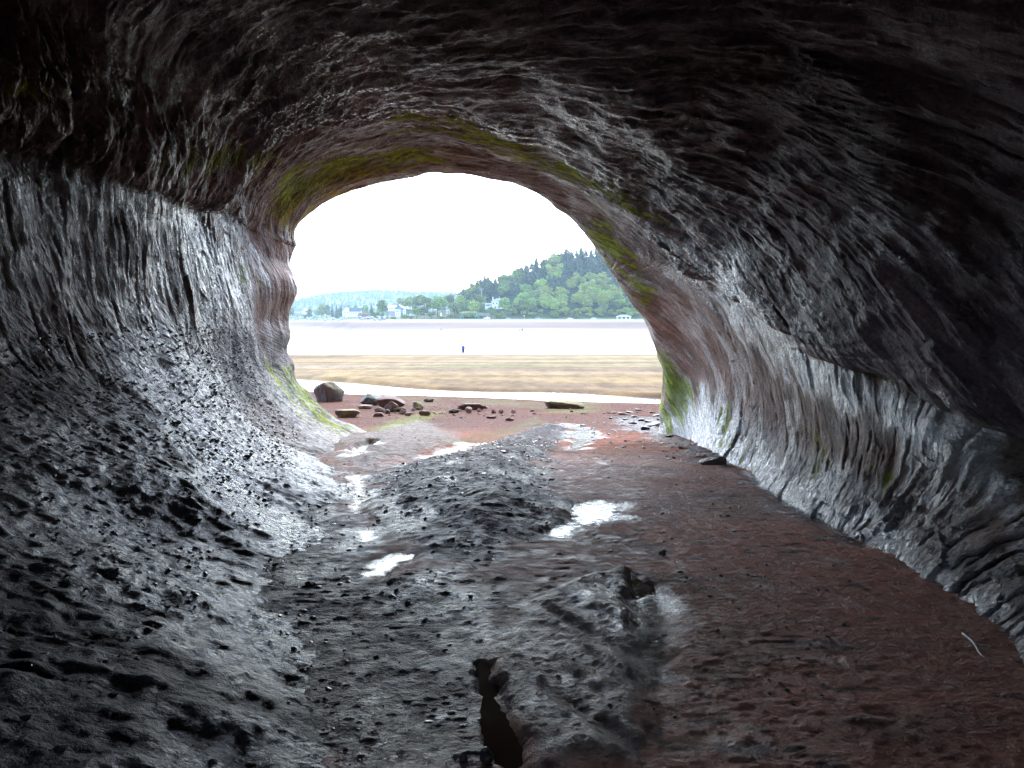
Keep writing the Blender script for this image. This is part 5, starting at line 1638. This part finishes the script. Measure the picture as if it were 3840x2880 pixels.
# wooden fence below the cream house
x_, y_, z_ = XZ(1795, 1184, 545)
fe = tag(empty('picket_fence', (x_, y_, z_ - .3)), 'grey picket fence below the white porch', 'fence')
bm = bmesh.new()
for i in range(20): box(bm, (i * .42, 0, 0), (i * .42 + .14, .05, 2.4))
done(bm, 'picket', W_grey, fe)
bm = bmesh.new(); box(bm, (-.1, .052, .6), (8.3, .1, .75)); box(bm, (-.1, .052, 1.8), (8.3, .1, 1.95)); done(bm, 'rail', W_grey, fe)

# breakwater of rocks at the far left
brk = [rock_mesh(300 + i, (1, .9, .7), None, 3, .05) for i in range(4)]
for m_ in brk: m_.materials.append(stone_mat('riprap%d' % 0, (0.22, 0.21, 0.21), (0.5, 0.48, 0.46), None, 0.8))
for i in range(120):
    px = random.uniform(1050, 1290) if i < 95 else random.uniform(1290, 1460)
    f = random.random()
    tt = float(sst(-0.2, -0.30, (px - 1920) / F)); d_ = (500 + 38 * f) * (1 + 0.5 * tt)
    x_, y_, _ = XZ(px, 0, d_); z_ = tz(x_, y_)
    zt = (1203 - (1200 - 12 * f + (4 if px < 1150 else 0) - (7 if px > 1290 else 0))) / F * d_
    s = random.uniform(1.4, 3.4)
    o = bpy.data.objects.new('breakwater_rock', brk[i % 4]); o.location = (x_, y_, max(z_, zt - 1.0))
    o.scale = (s * 1.2, s, s * 0.9); o.rotation_euler = (random.uniform(-.4, .4), random.uniform(-.4, .4), random.uniform(0, 6))
    C.objects.link(o); tag(o, 'pale grey rock in the long breakwater at the far shore', 'rock', 'rocks of the far breakwater')

# red earth bank
x_, y_, z_ = XZ(1368, 1190, 680)
me = rock_mesh(401, (13, 5, 5.5), None, 4, .08)
o = link('earth_bank', me, flat('red_earth', (0.28, 0.12, 0.09), 0.9, 0, 0.3, 0.5)); o.location = (x_, y_, z_ + 1.2); tag(o, 'bare red earth bank below the green bushes', 'earth bank')

# ------------------------------------------------------------------ people
def skin_obj(name, verts, edges, radii, mat, parent=None, lv=1):
    me = bpy.data.meshes.new(name); me.from_pydata(verts, edges, [])
    o = link(name, me, mat, parent)
    md = o.modifiers.new('skin', 'SKIN')
    for i, r_ in enumerate(radii):
        me.skin_vertices[0].data[i].radius = (r_, r_) if not isinstance(r_, tuple) else r_
    me.skin_vertices[0].data[0].use_root = True
    md.use_smooth_shade = True
    s = o.modifiers.new('sub', 'SUBSURF'); s.levels = lv; s.render_levels = lv
    return o


M_skin = flat('skin', (0.55, 0.36, 0.28), 0.6, 0, 0.05, 20)


def person(loc, h, rz, top_mat, leg_mat, hair_mat, label, bend=0.0, legs_bare=False):
    k = h / 1.75
    e = empty('person', loc, rz)
    e.scale = (k, k, k)
    tag(e, label, 'person')
    sb, cb = math.sin(bend), math.cos(bend)

    def T(p):   # bend the upper body forward about the hips
        x_, y_, z_ = p
        if z_ > 0.95:
            d = z_ - 0.95
            return (x_, y_ - d * sb + 0 * cb, 0.95 + d * cb)
        return p
    V_ = [(0, 0, .95), (0, 0, 1.15), (0, .01, 1.36), (0, .01, 1.48), (0, -.01, 1.56), (0, -.01, 1.66), (0, -.01, 1.74),
          (.17, 0, 1.42), (.23, .02, 1.14), (.22, -.06, .90), (.215, -.09, .80), (-.17, 0, 1.42), (-.23, .02, 1.14), (-.22, -.06, .90), (-.215, -.09, .80),
          (.09, 0, .88), (.11, -.01, .50), (.13, .03, .09), (.14, -.13, .04), (-.09, 0, .88), (-.11, -.01, .50), (-.13, .03, .09), (-.14, -.13, .04)]
    V_ = [T(p) for p in V_]
    E_ = [(0, 1), (1, 2), (2, 3), (3, 4), (4, 5), (5, 6), (2, 7), (7, 8), (8, 9), (9, 10), (2, 11), (11, 12), (12, 13), (13, 14), (0, 15), (15, 16), (16, 17), (17, 18), (0, 19), (19, 20), (20, 21), (21, 22)]
    r_ = [.14, .125, .15, .06, .075, .095, .06, .06, .045, .034, .03, .06, .045, .034, .03, .095, .062, .045, .035, .095, .062, .045, .035]
    body = skin_obj('body', V_, E_, r_, M_skin, e)
    skin_obj('jacket', [V_[i] for i in (1, 0, 2, 3, 7, 8, 9, 11, 12, 13)], [(0, 1), (0, 2), (2, 3), (2, 4), (4, 5), (5, 6), (2, 7), (7, 8), (8, 9)], [.23, .24, .24, .10, .12, .10, .075, .12, .10, .075], top_mat, e)
    skin_obj('trousers', [V_[i] for i in (0, 15, 16, 17, 19, 20, 21)], [(0, 1), (1, 2), (2, 3), (0, 4), (4, 5), (5, 6)], [.18, .15, .12, .10, .15, .12, .10], leg_mat, e)
    bm = bmesh.new(); bmesh.ops.create_uvsphere(bm, u_segments=16, v_segments=10, radius=.115)
    for v__ in list(bm.verts):
        if v__.co.z < -.035 and v__.co.y < 0.0: v__.co *= 0.6
        v__.co.z *= 1.1
    hr = done(bm, 'hair', hair_mat, e, True); hr.location = T((0, 0.012, 1.685))
    return e


M_jack = flat('blue_jacket', (0.015, 0.075, 0.62), 0.6, 0, 0.08, 8)
M_navy = flat('dark_trousers', (0.035, 0.03, 0.05), 0.8)
M_drk = flat('dark_coat', (0.03, 0.04, 0.05), 0.8)
M_pale = flat('pale_trousers', (0.6, 0.55, 0.5), 0.8)
M_plum = flat('plum_coat', (0.25, 0.12, 0.2), 0.8)
M_gh = flat('grey_hair', (0.30, 0.28, 0.26), 0.8)
for px, pyb, hgt, rz, tm, lm, lb, bd in (
        (1737, 1328, 1.74, math.pi, M_jack, M_navy, 'person in a bright blue jacket walking out on the sand bar', 0.0),
        (1958, 1243, 1.75, 0.4, M_drk, M_drk, 'taller of two distant people, in a dark coat', 0.0),
        (1949, 1243, 1.15, 0.2, M_plum, M_plum, 'child in plum clothes beside the taller distant person', 0.0),
        (1653, 1240, 1.75, 1.5, M_drk, M_pale, 'distant person bending over, dark top and pale trousers', 0.9)):
    # find where the line of sight meets the ground
    best = None
    for yy in np.arange(70, 470, 0.5):
        xx_ = (px - 1920) / F * yy
        zl = (1203 - pyb) / F * yy
        if gz_at(xx_, yy) >= zl - 0.02:
            best = (xx_, yy); break
    if best is None: best = ((px - 1920) / F * 410, 410)
    if px == 1737:
        yy = 126.0; best = ((px - 1920) / F * yy, yy)
    else:
        yy = 415.0; best = ((px - 1920) / F * yy, yy)
    x_, y_ = best
    person((x_, y_, max(gz_at(x_, y_), -6.42)), hgt, rz, tm, lm, M_gh, lb, bd)

# ------------------------------------------------------------------ air
bm = bmesh.new(); box(bm, (-2600, -110, -9.5), (1500, 3600, 125))
m = bpy.data.materials.new('haze'); m.use_nodes = True
nt = m.node_tree; nt.nodes.remove(nt.nodes['Principled BSDF'])
pv_ = nt.nodes.new('ShaderNodeVolumePrincipled')
pv_.inputs['Color'].default_value = (0.62, 0.82, 0.95, 1)
pv_.inputs['Density'].default_value = 0.00021
pv_.inputs['Anisotropy'].default_value = 0.2
nt.links.new(pv_.outputs[0], nt.nodes['Material Output'].inputs['Volume'])
HAZE = True
if HAZE:
    tag(done(bm, 'haze', m), 'thin sea haze filling the air between the cave and the hills', kind='stuff')

# ------------------------------------------------------------------ light, camera
wd = bpy.data.worlds.new('World'); bpy.context.scene.world = wd
wd.use_nodes = True
nt = wd.node_tree
bg = nt.nodes['Background']
sk = nt.nodes.new('ShaderNodeTexSky'); sk.sky_type = 'NISHITA'; sk.sun_disc = False
SUN_EL, SUN_AZ = 38, 0          # azimuth east of the view direction
sk.sun_elevation = R(SUN_EL); sk.sun_rotation = R(SUN_AZ)
sk.air_density = 1.0; sk.dust_density = 1.0; sk.ozone_density = 3.0
hs = nt.nodes.new('ShaderNodeHueSaturation'); hs.inputs['Saturation'].default_value = 0.92
nt.links.new(sk.outputs[0], hs.inputs['Color'])
nt.links.new(hs.outputs['Color'], bg.inputs['Color'])
bg.inputs['Strength'].default_value = 0.15
sd = bpy.data.lights.new('sun', 'SUN'); sd.energy = 0.42; sd.angle = R(32); sd.color = (1, 0.86, 0.70)
so = bpy.data.objects.new('sun', sd); C.objects.link(so)
dirv = Vector((math.sin(R(SUN_AZ)) * math.cos(R(SUN_EL)), math.cos(R(SUN_AZ)) * math.cos(R(SUN_EL)), math.sin(R(SUN_EL))))
so.rotation_euler = (-dirv).to_track_quat('-Z', 'Y').to_euler()
so.location = (20, 20, 60)

cd = bpy.data.cameras.new('camera'); cam = bpy.data.objects.new('camera', cd); C.objects.link(cam)
cam.location = (0, 0, 0); cam.rotation_euler = (R(90), 0, 0)
cd.sensor_width = 36; cd.lens = 36 * F / 3840
cd.shift_y = -(1440 - 1203) / 3840
cd.clip_start = 0.05; cd.clip_end = 8000
sc = bpy.context.scene
sc.camera = cam
sc.view_settings.view_transform = 'Standard'; sc.view_settings.look = 'None'
sc.view_settings.exposure = 2.95; sc.view_settings.gamma = 1
sc.view_settings.use_curve_mapping = False
sc.cycles.max_bounces = 10; sc.cycles.diffuse_bounces = 8; sc.cycles.glossy_bounces = 4
sc.cycles.volume_bounces = 1; sc.cycles.transmission_bounces = 2
sc.cycles.sample_clamp_indirect = 6.0
sc.cycles.use_denoising = True
sc.cycles.denoising_prefilter = 'NONE'
sc.cycles.caustics_reflective = True
